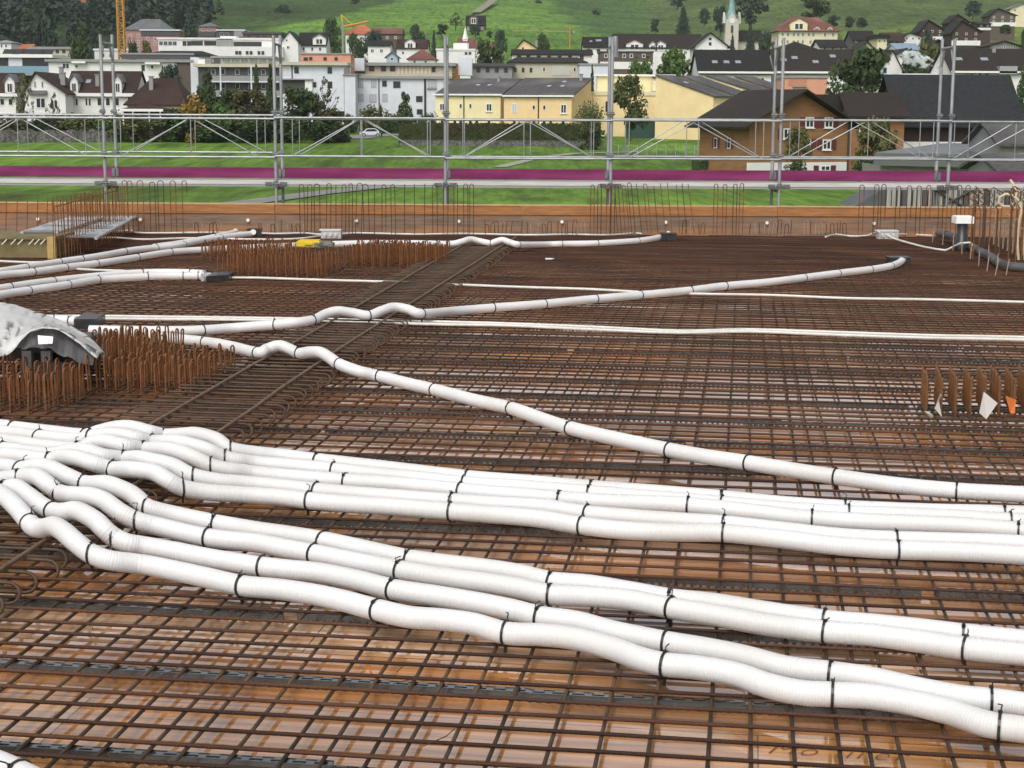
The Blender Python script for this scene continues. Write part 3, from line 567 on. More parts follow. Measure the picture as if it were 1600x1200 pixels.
# ---- yellow case and dark case on the far cage
p = D(484, 384, 17.9); MBt = MB().box((0, 0, .025), (.27, .2, .05)); MBt.box((0, 0, .058), (.22, .15, .016)); MBt.box((0, -.11, .03), (.09, .02, .018))
tag(MBt.build('tool_case', M('case_yellow', (.62, .45, .02), rough=.45), loc=p), 'flat yellow case lying on the far hook cage', 'case')
p = D(507, 385, 17.8); MBt = MB().box((0, 0, .02), (.2, .2, .04)); MBt.box((.02, 0, .048), (.12, .14, .016)); MBt.box((0, -.11, .02), (.07, .02, .014))
tag(MBt.build('tool_case', M('case_dark', (.03, .04, .045), (.2, .2, .15), 9, rough=.5), loc=p), 'dark case lying beside the yellow one on the far hook cage', 'case')
p = G(857, 405, 0); tag(MB().box((0, 0, .006), (.075, .06, .012)).box((.05, .03, .004), (.03, .03, .008)).build('paper_scrap', tagw, loc=p), 'small white scrap of paper on the mat in the far middle', 'scrap')
# ---- draped black unit
d0 = 10.35; p = G(-60, 590, 0); x0 = D(-80, 560, d0).x; x1 = D(122, 560, d0).x
unit_b = M('unit_black', (.03, .032, .034), (.05, .052, .055), 6, .4); wrap = M('wrap_black', (.07, .068, .07), (.11, .108, .11), 4, .32, stretch=(3, 1, 1), bump=.15)
t = thing('black_unit', 'black unit on grey feet with a white sticker, partly under the plastic sheet', 'unit', ((x0+x1)/2, d0, 0)); cx_ = (x0+x1)/2
MB().box((0, .45, .14), (x1-x0-.1, .7, .10)).build('lower_body', unit_b, t)
MB().box((0, .1, .185), (x1-x0, .28, .03)).build('top_plate', unit_b, t)
for x in (42, 72, 118): q = D(x, 575, d0-.05); MB().box((q.x-cx_, -.02, .09), (.06, .06, .18)).build('foot', lad if x < 100 else unit_b, t)
q1, q2 = D(60, 590, d0).x-cx_, D(118, 590, d0).x-cx_
MB().box(((q1+q2)/2, -.04, .05), (q2-q1, .03, .12)).build('grey_panel', M('unit_grey', (.12, .125, .13), rough=.5), t)
# ribbed black flap sloping to the right
mb = MB(); rowsN = 24
fa, fb = [D(34, 544, d0-.42), D(58, 517, d0-.38), D(80, 513, d0-.36), D(110, 524, d0-.36), D(152, 550, d0-.4)], [D(32, 546, d0-.52), D(70, 545, d0-.56), D(82, 549, d0-.6), D(100, 558, d0-.6), D(145, 575, d0-.58)]
fa, fb = spline(fa, .03), spline(fb, .03); n = min(len(fa), len(fb))
vs = []; m_ = 6
for i in range(n):
    a_, b_ = fa[int(i*(len(fa)-1)/(n-1))], fb[int(i*(len(fb)-1)/(n-1))]; off = .016 if (i//2) % 2 else 0
    for k in range(m_+1): vs.append(a_+(b_-a_)*(k/m_)+Vector((-cx_, -d0-off*.6, off)))
mb.add(vs, [(i*(m_+1)+k, i*(m_+1)+k+1, (i+1)*(m_+1)+k+1, (i+1)*(m_+1)+k) for i in range(n-1) for k in range(m_)]); mb.build('ribbed_flap', wrap, t)
a, b, c, e = [D(x, y, dd)-Vector((cx_, d0, 0)) for x, y, dd in ((60, 538, d0-.6), (59, 524, d0-.56), (83, 526, d0-.56), (82, 537, d0-.6))]
MB().quad(a, b, c, e).build('sticker', M('sticker_white', (.75, .76, .8), (.45, .5, .7), 30, rough=.4, lo=.55, hi=.6), t)
sheetm = M('plastic_sheet', (.86, .86, .85), (.80, .80, .78), 5, .25, spec=.5, bump=.12, bsc=9)
_t = sheetm.node_tree; _p = _t.nodes['Principled BSDF']; _o = _t.nodes['Material Output']
_tl = _t.nodes.new('ShaderNodeBsdfTranslucent'); _tl.inputs[0].default_value = (.85, .85, .84, 1); _tr = _t.nodes.new('ShaderNodeBsdfTransparent')
_m1 = _t.nodes.new('ShaderNodeMixShader'); _m1.inputs[0].default_value = .4; _m2 = _t.nodes.new('ShaderNodeMixShader'); _m2.inputs[0].default_value = .07
_t.links.new(_p.outputs[0], _m1.inputs[1]); _t.links.new(_tl.outputs[0], _m1.inputs[2]); _t.links.new(_m1.outputs[0], _m2.inputs[1]); _t.links.new(_tr.outputs[0], _m2.inputs[2]); _t.links.new(_m2.outputs[0], _o.inputs[0])
lines = [[(-90, 560, 11.3), (0, 545, 11.3), (60, 538, 11.3), (120, 545, 11.25), (150, 555, 11.1), (166, 566, 10.9)],
         [(-90, 480, 11.0), (0, 479, 11.0), (55, 490, 11.0), (100, 505, 10.95), (140, 528, 10.8), (164, 553, 10.6)],
         [(-90, 474, 10.75), (0, 478, 10.75), (50, 492, 10.75), (95, 509, 10.7), (135, 531, 10.55), (160, 550, 10.4)],
         [(-90, 498, 10.3), (0, 502, 10.3), (38, 508, 10.3), (78, 508, 10.3), (120, 527, 10.2), (156, 553, 10.1)],
         [(-90, 536, 9.9), (0, 534, 9.9), (20, 530, 9.9), (50, 515, 9.95), (85, 512, 9.95), (116, 528, 9.9), (154, 556, 9.9)],
         [(-90, 562, 9.8), (0, 557, 9.8), (18, 549, 9.8), (48, 519, 9.86), (84, 514, 9.86), (114, 530, 9.86), (151, 560, 9.8)]]
nu = 90; g = []
for ln in lines:
    s = spline([D(*q) for q in ln], .02); g.append([s[int(i*(len(s)-1)/(nu-1))] for i in range(nu)])
cols = [spline([g[j][i] for j in range(len(g))], .03) for i in range(nu)]; nv = 44
vs = []
for i, c_ in enumerate(cols):
    for k in range(nv):
        q = c_[int(k*(len(c_)-1)/(nv-1))]; 
        f = 0
        for (fa_, fb_, am) in ((.21, .33, .020), (-.34, .17, .014), (.11, -.29, .018)):
            ph_ = i*fa_+k*fb_+math.sin(i*.13+k*.21)*1.3; f += am*(1-2*abs(math.sin(ph_)))*.16
        vs.append(Vector((q.x, q.y-f, q.z+f*.7)))
b = vs[0].copy(); mb = MB(); mb.add([q-b for q in vs], [(i*nv+k, (i+1)*nv+k, (i+1)*nv+k+1, i*nv+k+1) for i in range(nu-1) for k in range(nv-1)], 0, True)
o = mb.build('plastic_sheet', sheetm, loc=b); tag(o, 'crumpled whitish plastic sheet draped over the black unit', 'plastic sheet')
sm = o.modifiers.new('thickness', 'SOLIDIFY'); sm.thickness = .003
# ================================================================== scaffold
YI, YO = 24.3, 25.0
galv = M('galvanised', (.38, .40, .41), (.27, .285, .295), 7, .42, .55, stretch=(1, 1, .5), detail=6, rough2=.55, c3=(.46, .48, .49), sc3=2)
galv_d = M('galvanised_dull', (.20, .21, .215), (.12, .125, .13), 7, .5, .5)
zrow = lambda y, d: D(800, y, d).z
inner = [(165, 157), (431.5, 427), (696, 694.5), (954, 961), (1217.5, 1226), (1481, 1491)]
place = ['in front of the white gabled row house', 'before the grey balcony flats', 'before the pale yellow row house', 'before the bushy willow and the yellow wall', 'before the brown chalet gable', 'before the dark barn roof']
SX = []
ztop = zrow(57, YI); zbot = -3.2
for i, (xb, xt) in enumerate(inner):
    X = D(xb, 290, YI).x; SX.append(X); t = thing('scaffold_standard', 'galvanised scaffold frame of two uprights standing '+place[i], 'scaffold frame', (X, YI, 0), 0, 'scaffold frames')
    jit = random.uniform(-.012, .012)
    for y in (0, YO-YI):
        mb = MB(); mb.tube([(0, y, zbot), (0, y, ztop+(.03 if y else 0))], .0242, 10); mb.tube([(0, y, .86), (0, y, 1.0)], .028, 10)
        mb.build('upright', galv, t)
        for z in (.64, 1.08, 1.68): MB().box((0, y-.03, z), (.075, .05, .06)).tube([(-.05, y-.05, z), (.05, y-.05, z)], .012, 6).build('coupler', galv_d, t)
    zz = zrow(70, YI)
    if i not in (2, 3):
        MB().tube([(0, 0, zz), (0, YO-YI, zz)], .022, 8).build('crossbar', galv, t)
        for y, s in ((0, 1), (YO-YI, -1)): MB().tube([(0, y, zz-.28), (0, y+.17*s, zz-.02)], .016, 6).build('gusset', galv, t)
    else:
        MB().tube([(0, 0, zz), (0, YO-YI, zz)], .022, 8).build('crossbar', galv, t)
    if i == 3: MB().tube([(.05, .2, ztop-.28), (.05, .2, ztop+.02)], [.05, .035], 8).build('top_coupler', galv, t)
    MB().tube([(0, -.02, .56), (0, YO-YI+.02, .56)], .024, 8).build('deck_bracket', galv_d, t)
bay = SX[1]-SX[0]; XS = [SX[0]-2.56]+SX+[SX[-1]+2.5]
bn = ['at the left picture edge', 'in front of the dark bushes', 'in front of the parked white car', 'in front of the clipped hedge', 'in front of the netted lawn', 'in front of the brown chalet', 'at the right picture edge']
zt1, zt2 = zrow(186.5, YI), zrow(246.5, YI); railo = M('rail_galv', (.40, .42, .42), (.28, .30, .30), 5, .4, .5)
for k in range(7):
    xa, xb = XS[k], XS[k+1]; L_ = xb-xa
    for y, rw in ((YI-.05, 'inner'), (YO+.05, 'outer')):
        dz = random.uniform(-.012, .012)+(.035 if rw == 'outer' and k < 2 else 0)
        t = thing('guardrail', f'galvanised {rw} guardrail frame with crossing braces '+bn[k], 'guardrail', (xa, y, zt2+dz), 0, f'{rw} guardrail frames')
        hh = zt1-zt2
        MB().tube([(.0, 0, hh), (L_, 0, hh)], .0165, 8).build('top_rail', railo, t); MB().tube([(.0, 0, 0), (L_, 0, 0)], .0165, 8).build('bottom_rail', railo, t)
        mid = L_*.5+(.03 if rw == 'inner' else -.06)
        MB().tube([(.28, .02, .02), (mid-.05, .02, hh-.02)], .0085, 6).build('brace', galv, t); MB().tube([(mid+.05, .02, hh-.02), (L_-.28, .02, .02)], .0085, 6).build('brace', galv, t)
        for x in (.26, mid, L_-.26): MB().tube([(x, 0, 0), (x, 0, hh)], .0075, 6).build('upright_bar', galv, t)
purp = M('toe_purple', (.20, .024, .10), (.135, .018, .068), 5, .6, spec=.2, stretch=(.4, 1, 3), bump=.05, c3=(.24, .045, .13), sc3=1.6, rough2=.6)
plank = M('plank_white', (.60, .60, .57), (.45, .44, .41), 4, .5, stretch=(.5, 1, 4), c3=(.5, .46, .42), sc3=.8); plank_e = M('plank_edge', (.30, .31, .31), rough=.5)
z_t = zrow(271, YO); z_p = zrow(283.5, YI)
tl = ['at the left picture edge', 'beyond the first hooked starter bars', 'beyond the middle upright hairpins', 'left of the leaning starter bars', 'beyond the leaning starter bars', 'in front of the brown chalet', 'in front of the grey canopy roof']
for k in range(7):
    xa, xb = XS[k]+.01, XS[k+1]-.01; L_ = xb-xa
    t = thing('toe_board', 'purple toe board of the scaffold '+tl[k], 'toe board', (xa, YO-.06, z_p), 0, 'purple toe boards')
    mb = MB(); mb.box((L_/2, 0, .085+random.uniform(-.006, .006)), (L_-.02, .03, .155)); mb.build('board', purp, t)
    for x in (.02, L_-.02): MB().box((x, -.018, .085), (.04, .012, .12)).build('end_clip', galv_d, t)
    t = thing('scaffold_plank', 'white edged scaffold deck plank '+tl[k], 'scaffold plank', (xa, YI+.03, z_p), 0, 'scaffold planks')
    MB().box((L_/2, .28, -.02), (L_, .56, .04)).build('deck_panel', plank_e, t)
    MB().box((L_/2, -.012, -.03), (L_, .022, .06)).build('front_edge', plank, t); MB().box((L_/2, -.004, -.078), (L_, .02, .03)).build('lower_lip', plank_e, t)
    for x in (.1, L_-.1): MB().box((x, -.02, -.05), (.1, .03, .05)).build('hook_clamp', galv_d, t)
# ================================================================== terrain: meadow and hillside
HT = [(0, 7), (185, 7), (240, 4.8), (300, 4.0), (400, 3.0), (500, -2), (600, -12), (700, -26), (900, -50), (1200, -88), (1700, -190), (2400, -340)]
def gz(x, y): return CAMZ-interp(y, HT)
def T(px, py):
    lo, hi = 60., 2400.
    for _ in range(60):
        mid = (lo+hi)/2
        q = D(px, py, mid)
        if q.z < gz(q.x, mid): hi = mid
        else: lo = mid
    # first hit from the near side
    d = 60.
    while d < 2400:
        q = D(px, py, d)
        if q.z <= gz(q.x, d): break
        d *= 1.004
    return Vector((q.x, d, gz(q.x, d)))
ds = [18, 30, 45, 60, 80, 100, 120, 140, 160, 180, 195, 210, 225, 240, 260, 280, 300, 330, 360, 400, 450, 500, 550, 600, 640, 680, 720, 760]; d = 760
while d < 2400: d *= 1.025; ds.append(d)
cols_ = [-2200+24*i for i in range(260)]
vs, colr = [], []
def cover(px, py, d):
    n = math.sin(px*.013+1.3)*.5+math.sin(px*.031+py*.05)*.3
    if d < 420: return (.105, .195, .022)
    e1 = interp(px, [(330, 62), (400, 46), (500, 32), (560, 19), (625, 0), (640, -10)])      # upper field edge on the left
    e2 = interp(px, [(850, -10), (862, 0), (880, 30), (925, 50), (1000, 66), (1060, 78)])    # edge of the right hand slope
    if px < 640 and py < e1+n: return (.048, .085, .02)
    if px > 850 and py < e2+n:
        if px > 1300 and py > interp(px, [(1300, 50), (1420, 42), (1480, 38), (1510, 44), (1600, 26), (1900, 10)]): return (.13, .20, .035)
        return (.088, .13, .034) if px > 1000 else (.07, .13, .03)
    if px < 330: return (.03, .05, .02)
    return (.115, .22, .034)
for d in ds:
    for c in cols_:
        x = (c-800)/F*d; z = gz(x, d)
        if d > 600: z += (math.sin(x*.013+d*.004)*.012+math.sin(x*.031+1.7)*.006)*(d-600)
        q = Vector((x, d, z)); vs.append(q); px, py = PX(q); colr.append(cover(px, py, d))
nc = len(cols_); mb = MB(); mb.add(vs, [(i*nc+j, i*nc+j+1, (i+1)*nc+j+1, (i+1)*nc+j) for i in range(len(ds)-1) for j in range(nc-1)], 0, True)
def grass_mat():
    m = bpy.data.materials.new('grass_ground'); m.use_nodes = True; t = m.node_tree; N = t.nodes; L = t.links; p = N['Principled BSDF']; p.inputs['Roughness'].default_value = .85; p.inputs['Specular IOR Level'].default_value = .15
    at = N.new('ShaderNodeAttribute'); at.attribute_name = 'cover'
    tc = N.new('ShaderNodeTexCoord'); acc = None
    for s, sx, lo, hi, a, b in ((.06, (.35, 1, 1), .35, .65, .78, 1.12), (.55, (1, .14, 1), .38, .66, 1.12, .72), (.012, (1, 1, 1), .35, .65, .8, 1.2), (.3, (1, .16, 1), .5, .66, 1.05, .62), (1.7, (1, .09, 1), .42, .62, 1.1, .74), (.05, (1, .5, 1), .5, .62, 1.0, .8)):
        mp = N.new('ShaderNodeMapping'); mp.inputs['Scale'].default_value = sx; L.new(tc.outputs['Object'], mp.inputs[0])
        n = N.new('ShaderNodeTexNoise'); n.inputs['Scale'].default_value = s; n.inputs['Detail'].default_value = 6; L.new(mp.outputs[0], n.inputs['Vector'])
        r = N.new('ShaderNodeMapRange'); r.inputs[1].default_value = lo; r.inputs[2].default_value = hi; r.inputs[3].default_value = a; r.inputs[4].default_value = b; L.new(n.outputs['Fac'], r.inputs[0])
        if acc is None: acc = r.outputs[0]
        else:
            k = N.new('ShaderNodeMath'); k.operation = 'MULTIPLY'; L.new(acc, k.inputs[0]); L.new(r.outputs[0], k.inputs[1]); acc = k.outputs[0]
    v = N.new('ShaderNodeVectorMath'); v.operation = 'SCALE'; L.new(at.outputs['Color'], v.inputs[0]); L.new(acc, v.inputs['Scale']); L.new(v.outputs[0], p.inputs['Base Color'])
    return m
gr = mb.build('ground', grass_mat()); struct(gr)
ca = gr.data.color_attributes.new('cover', 'FLOAT_COLOR', 'POINT'); ca.data.foreach_set('color', [k for c in colr for k in (*c, 1)])
# distant ground under and round the site, so no void shows
MB().box((0, 0, -6.2), (900, 60, .2)).build('site_ground', M('site_gravel', (.2, .19, .17), (.14, .13, .12), .8, .9))['kind'] = 'structure'
asph = M('asphalt', (.22, .22, .21), (.16, .16, .155), .6, .85)
def strip(name, pts, w_, mat, h=.08):
    P_ = spline([T(*p) for p in pts], 6); mb = MB(); vs = []
    for i, q in enumerate(P_):
        tg = P_[min(i+1, len(P_)-1)]-P_[max(i-1, 0)]; s = Vector((-tg.y, tg.x, 0)).normalized()*w_/2
        for a in (q+s, q-s): vs.append(Vector((a.x, a.y, gz(a.x, a.y)+h)))
    mb.add(vs, [(2*i, 2*i+1, 2*i+3, 2*i+2) for i in range(len(P_)-1)]); return struct(mb.build(name, mat))
strip('footpath', [(330, 324), (360, 321), (430, 312), (490, 304), (560, 296), (645, 289), (700, 286)], 3.0, asph)
strip('footpath', [(780, 262), (850, 246), (900, 241), (1000, 238)], 1.6, M('path_pale', (.3, .3, .26), (.22, .24, .18), .5, .9))
strip('driveway', [(540, 217), (575, 213), (640, 210)], 7, asph)
def hillstrip(name, pts, w_, mat):
    P_ = [T(*p) for p in pts]; mb = MB(); vs = []
    for q in P_:
        for s in (-1, 1): vs.append(q+Vector((s*w_/2, s*w_*.2, 1.6)))
    mb.add(vs, [(2*i, 2*i+1, 2*i+3, 2*i+2) for i in range(len(P_)-1)]); return struct(mb.build(name, mat))
hillstrip('hill_path', [(744, 24), (752, 18), (762, 11), (772, 3)], 5, M('track', (.22, .2, .15), rough=.9))

# ================================================================== buildings
glass = M('window_glass', (.025, .03, .035), rough=.12, spec=.6); fr_w = M('frame_white', (.72, .72, .70), rough=.5); fr_g = M('frame_grey', (.3, .31, .32), rough=.5); fr_d = M('frame_dark', (.03, .03, .032), rough=.5)
shut = M('shutter_red', (.10, .018, .02), rough=.6); skyg = M('skylight_glass', (.5, .56, .62), rough=.12, metal=.6)
def tile(name, a, b, s=2.2): return M(name, a, b, s, .75, spec=.2, c3=tuple(k*1.4 for k in a), sc3=.15, rib=('Z', 1.0, .5))
R_brown = tile('tile_brown', (.042, .025, .02), (.027, .017, .014)); R_grey = tile('tile_grey', (.095, .09, .09), (.06, .057, .057)); R_dark = tile('tile_dark', (.014, .0135, .0135), (.022, .021, .02)); R_darkb = tile('tile_darkbrown', (.022, .0175, .0155), (.032, .025, .022))
R_orange = tile('tile_orange', (.36, .12, .06), (.25, .08, .045)); R_red = tile('tile_red', (.17, .07, .06), (.12, .05, .045)); R_lead = M('roof_lead', (.11, .115, .12), (.15, .155, .16), 1, .5, c3=(.08, .08, .085)); R_bl = tile('tile_black', (.017, .0185, .021), (.026, .028, .032))
def wallm(n, c, k=.88): return M('wall_'+n, c, tuple(q*k for q in c), .5, .85, c3=tuple(q*.93 for q in c), sc3=1.4)
W_white = wallm('white', (.74, .73, .71)); W_grey = wallm('grey', (.54, .56, .60)); W_lgrey = wallm('palegrey', (.62, .645, .69)); W_yel = wallm('paleyellow', (.78, .69, .40)); W_ora = wallm('apricot', (.78, .57, .30)); W_yo = wallm('warmyellow', (.80, .63, .34)); W_cream = wallm('cream', (.70, .63, .43)); W_beige = wallm('beige', (.5, .46, .36)); W_pink = wallm('pink', (.36, .20, .17)); W_coral = wallm('coral', (.62, .31, .20)); W_dk = wallm('darkwood', (.055, .032, .024)); W_chal = M('wall_chaletwood', (.27, .135, .054), (.215, .104, .04), .6, .8, stretch=(1, 1, 5)); W_conc = wallm('concrete', (.27, .27, .27)); W_dgrey = wallm('darkgrey', (.075, .072, .075)); W_barn = M('wall_barn', (.026, .014, .013), (.04, .022, .02), 1.2, .8, stretch=(8, 1, 1)); W_dbr = wallm('brownpanel', (.10, .075, .06)); W_stone = wallm('stone', (.52, .48, .42))
class Bld:
    """house standing at distance d, given by its photo extent; local x right, y away, z up from its base"""
    def __init__(s, name, label, cat, xL, xR, yT, yE, yB, d, dep, roof, wall, rm, yaw=0, over=.5, group=None, ridge=None):
        s.d = d; s.cy = math.cos(rad(yaw)); c = D((xL+xR)/2, yB, d); s.c = c; s.k = d/F
        w_ = (D(xR, yB, d)-D(xL, yB, d)).x/math.cos(rad(yaw)); s.w = w_; s.he = D((xL+xR)/2, yE, d).z-c.z; s.hr = D((xL+xR)/2, yT, d).z-c.z; s.dep = dep
        s.t = thing(name, label, cat, c, rad(yaw), group); s.xc = (xL+xR)/2; s.yB = yB
        base = min(0, gz(c.x, d)-c.z)-1.5; s.base = base; h = s.he; x = w_/2; o = over; th = .22
        mb = MB(); R = MB()
        if roof == 'gy':
            rx = 0 if ridge is None else (ridge-.5)*w_
            mb.prism([(-x, base), (x, base), (x, h), (rx, s.hr), (-x, h)], 0, dep)
            for sg in (-1, 1):
                e = sg*x; sl_ = (s.hr-h)/abs(e-rx); a = (rx, s.hr+th*.5); b = (e+sg*o, h-sl_*o+th*.5)
                R.prism([a, b, (b[0], b[1]+th), (a[0], a[1]+th)] if sg > 0 else [b, a, (a[0], a[1]+th), (b[0], b[1]+th)], -o, dep+o)
        elif roof in ('gx', 'mono'):
            ym = dep/2 if roof == 'gx' else dep
            prof = [(0, base), (dep, base), (dep, h), (ym, s.hr), (0, h)] if roof == 'gx' else [(0, base), (dep, base), (dep, s.hr), (0, h)]
            n = len(prof); vs = [Vector((-x, a, b)) for a, b in prof]+[Vector((x, a, b)) for a, b in prof]
            mb.add(vs, [tuple(range(n))[::-1], tuple(range(n, 2*n))]+[(i, (i+1) % n, (i+1) % n+n, i+n) for i in range(n)])
            sl_ = (s.hr-h)/ym; sides = [(0, -o)] if roof == 'mono' else [(0, -o), (dep, dep+o)]
            for e, eo in sides:
                a = (ym, s.hr+th*.5); b = (eo, h-sl_*o+th*.5); V = [(-x-o*.6, *a), (x+o*.6, *a), (x+o*.6, *b), (-x-o*.6, *b)]; V = V+[(p, q, r+th) for p, q, r in V]
                R.add([Vector(q) for q in V], [(0, 1, 2, 3), (7, 6, 5, 4), (0, 4, 5, 1), (1, 5, 6, 2), (2, 6, 7, 3), (3, 7, 4, 0)])
        elif roof == 'hip':
            mb.box((0, dep/2, (h+base)/2), (w_, dep, h-base)); rl = max(.1, w_/2-dep/2) if ridge is None else ridge*w_/2
            V = [(-x-o, -o, h), (x+o, -o, h), (x+o, dep+o, h), (-x-o, dep+o, h), (-rl, dep/2, s.hr), (rl, dep/2, s.hr), (-x-o, -o, h-th), (x+o, -o, h-th), (x+o, dep+o, h-th), (-x-o, dep+o, h-th)]
            R.add([Vector(q) for q in V], [(0, 1, 5, 4), (1, 2, 5), (2, 3, 4, 5), (3, 0, 4), (6, 7, 1, 0), (7, 8, 2, 1), (8, 9, 3, 2), (9, 6, 0, 3), (9, 8, 7, 6)])
        else:
            mb.box((0, dep/2, (h+base)/2), (w_, dep, h-base)); R.box((0, dep/2, (h+s.hr)/2), (w_+2*o, dep+2*o, max(.15, s.hr-h)))
        s.wall = mb.build('wall', wall, s.t)
        s.roof = R.build('roof', rm, s.t); s.rtype = roof
    def lx(s, px): return (px-s.xc)*s.k/s.cy
    def lz(s, py): return (s.yB-py)*s.k
    def win(s, x0, y0, x1, y1, frame=None, g=None, sill=False, name='window', depth=.06, split=True):
        a, b = s.lx(x0), s.lx(x1); z0, z1 = s.lz(y1), s.lz(y0); f = min(.12, (b-a)*.14); W_ = b-a; H_ = z1-z0; m = ((a+b)/2, 0, (z0+z1)/2)
        mb = MB(); mb.box((m[0], -depth/2+.01, m[2]), (W_-.02, depth, H_-.02), mi=1)
        for q in (-1, 1): mb.box((m[0]+q*(W_/2-f/2), -depth/2, m[2]), (f, depth+.05, H_), mi=0); mb.box((m[0], -depth/2, m[2]+q*(H_/2-f/2)), (W_-2*f, depth+.05, f), mi=0)
        if split and W_ > .9: mb.box((m[0], -depth/2, m[2]), (f*.8, depth+.04, H_-2*f), mi=0)
        if sill: mb.box((m[0], -.09, z0-.06), (W_+.2, .2, .1), mi=0)
        return mb.build(name, [frame or fr_w, g or glass], s.t)
    def grid(s, xs, ys, w_, h, **k):
        for y in ys:
            for x in xs: s.win(x-w_/2, y-h/2, x+w_/2, y+h/2, **k)
    def blk(s, name, x0, y0, x1, y1, yd, dd, mat):
        a, b = s.lx(x0), s.lx(x1); z0, z1 = s.lz(y1), s.lz(y0)
        return MB().box(((a+b)/2, yd+dd/2, (z0+z1)/2), (b-a, dd, z1-z0)).build(name, mat, s.t)
    def onroof(s, px, f):            # point on the camera-side slope, f from eave 0 to ridge 1
        ym = s.dep/2 if s.rtype != 'mono' else s.dep
        return Vector((s.lx(px), ym*f, s.he+(s.hr-s.he)*f+.3))
    def skyl(s, px, f, w_=.9, h=1.1):
        p = s.onroof(px, f); ym = s.dep/2 if s.rtype != 'mono' else s.dep; a = math.atan2(s.hr-s.he, ym)
        mb = MB(); mb.box(p, (w_, h, .16), rx=a, mi=0); mb.box(p+Vector((0, -math.sin(a)*.06, .09)), (w_-.16, h-.16, .05), rx=a, mi=1); return mb.build('skylight', [fr_d, skyg], s.t)
    def chim(s, px, f, h=1.3, w_=.7, mat=None):
        p = s.onroof(px, f); mb = MB(); mb.box(p+Vector((0, 0, h/2-.5)), (w_, w_, h+.6)); mb.box(p+Vector((0, 0, h-.15)), (w_+.2, w_+.2, .12)); return mb.build('chimney', mat or W_conc, s.roof)
    def dormer(s, px, w_px, ytop, ybot, wall=None, rm=None, dep=3.5, out=.15):
        x = s.lx(px); hw = w_px*s.k/2; z0, z1 = s.lz(ybot), s.lz(ytop); ze = z0+(z1-z0)*.68; mb = MB()
        mb.prism([(x-hw, z0), (x+hw, z0), (x+hw, ze), (x, z1), (x-hw, ze)], -out, dep); o = mb.build('dormer', wall or W_white, s.t)
        R = MB()
        for sg in (-1, 1):
            P_ = [(x, z1+.05), (x+sg*(hw+.25), ze-.2), (x+sg*(hw+.25), ze), (x, z1+.25)]; R.prism(P_ if sg > 0 else P_[::-1], -out-.3, dep)
        R.build('dormer_roof', rm or R_lead, o)
        wn = MB(); wn.box((x, -out-.03, z0+(ze-z0)*.55), (hw*1.1, .08, (ze-z0)*.75), mi=0).box((x-hw*.25, -out-.06, z0+(ze-z0)*.55), (hw*.4, .06, (ze-z0)*.6), mi=1).box((x+hw*.25, -out-.06, z0+(ze-z0)*.55), (hw*.4, .06, (ze-z0)*.6), mi=1); wn.build('window', [fr_w, glass], o)
    def pipe(s, px, y0, y1, mat=None, w_=.1):
        x = s.lx(px); return MB().tube([(x, -.09, s.lz(y1)), (x, -.09, s.lz(y0))], w_, 6).build('downpipe', mat or fr_d, s.t)
# ---- white row houses, left
b = Bld('row_house', 'white house with one dormer at the left picture edge, behind a thin conifer', 'house', -60, 26, 116, 147, 196, 262, 9, 'gx', W_white, R_brown)
b.dormer(18, 15, 120, 150); b.grid((5, 18), (160,), 8, 11); b.grid((3, 18), (183,), 8, 13); b.blk('eave_board', -60, 147, 30, 152, -.6, .12, fr_w)
b = Bld('gabled_house', 'white gabled house end with two narrow attic windows, left of the dormered row', 'house', 40, 104, 115, 146, 200, 258, 14, 'gy', W_white, R_brown, ridge=.3)
b.grid((58, 69), (134,), 2.6, 9); b.win(58, 154, 73, 170); b.win(80, 157, 92, 170); b.blk('porch_roof', 48, 143, 76, 149, -.6, .6, R_lead); b.grid((60, 85), (186,), 8, 13); b.chim(90, .6)
b = Bld('row_house', 'white row house with two dormers and a dark brown roof behind the first scaffold frame', 'house', 105, 212, 113, 148, 200, 263, 10, 'gx', W_white, R_brown)
b.dormer(119, 12, 120, 150); b.dormer(186, 12, 120, 150); b.blk('eave_board', 104, 147, 214, 152, -.62, .12, fr_w)
for x in (117, 122, 137, 142): b.win(x-2, 155, x+2, 166, split=False)
b.grid((157, 170, 184), (160,), 8, 13); b.win(200, 152, 208, 162); b.grid((118, 140, 165, 190), (187,), 9, 14); b.chim(151, .35, 1.8, .6); b.chim(90, .75, 1.6, .6); b.skyl(135, .5)
b = Bld('big_roof_house', 'cream house with a large brown hipped roof beside the orange shrub', 'house', 200, 288, 121, 163, 205, 256, 13, 'hip', W_cream, R_brown, ridge=.45)
b.chim(231, .55, 1.9, .6); b.grid((215, 240), (182,), 8, 12)
t = Bld('garden_pavilion', 'small garden pavilion with a brown tent roof and white posts before the cream house', 'pavilion', 192, 255, 162, 171, 205, 248, 5, 'hip', W_dgrey, R_brown, ridge=.1)
t.blk('fascia', 190, 171, 257, 175, -.75, .1, fr_w)
for x in (195, 210, 235, 252): t.blk('post', x-1, 175, x+1, 198, -.6, .15, fr_w)
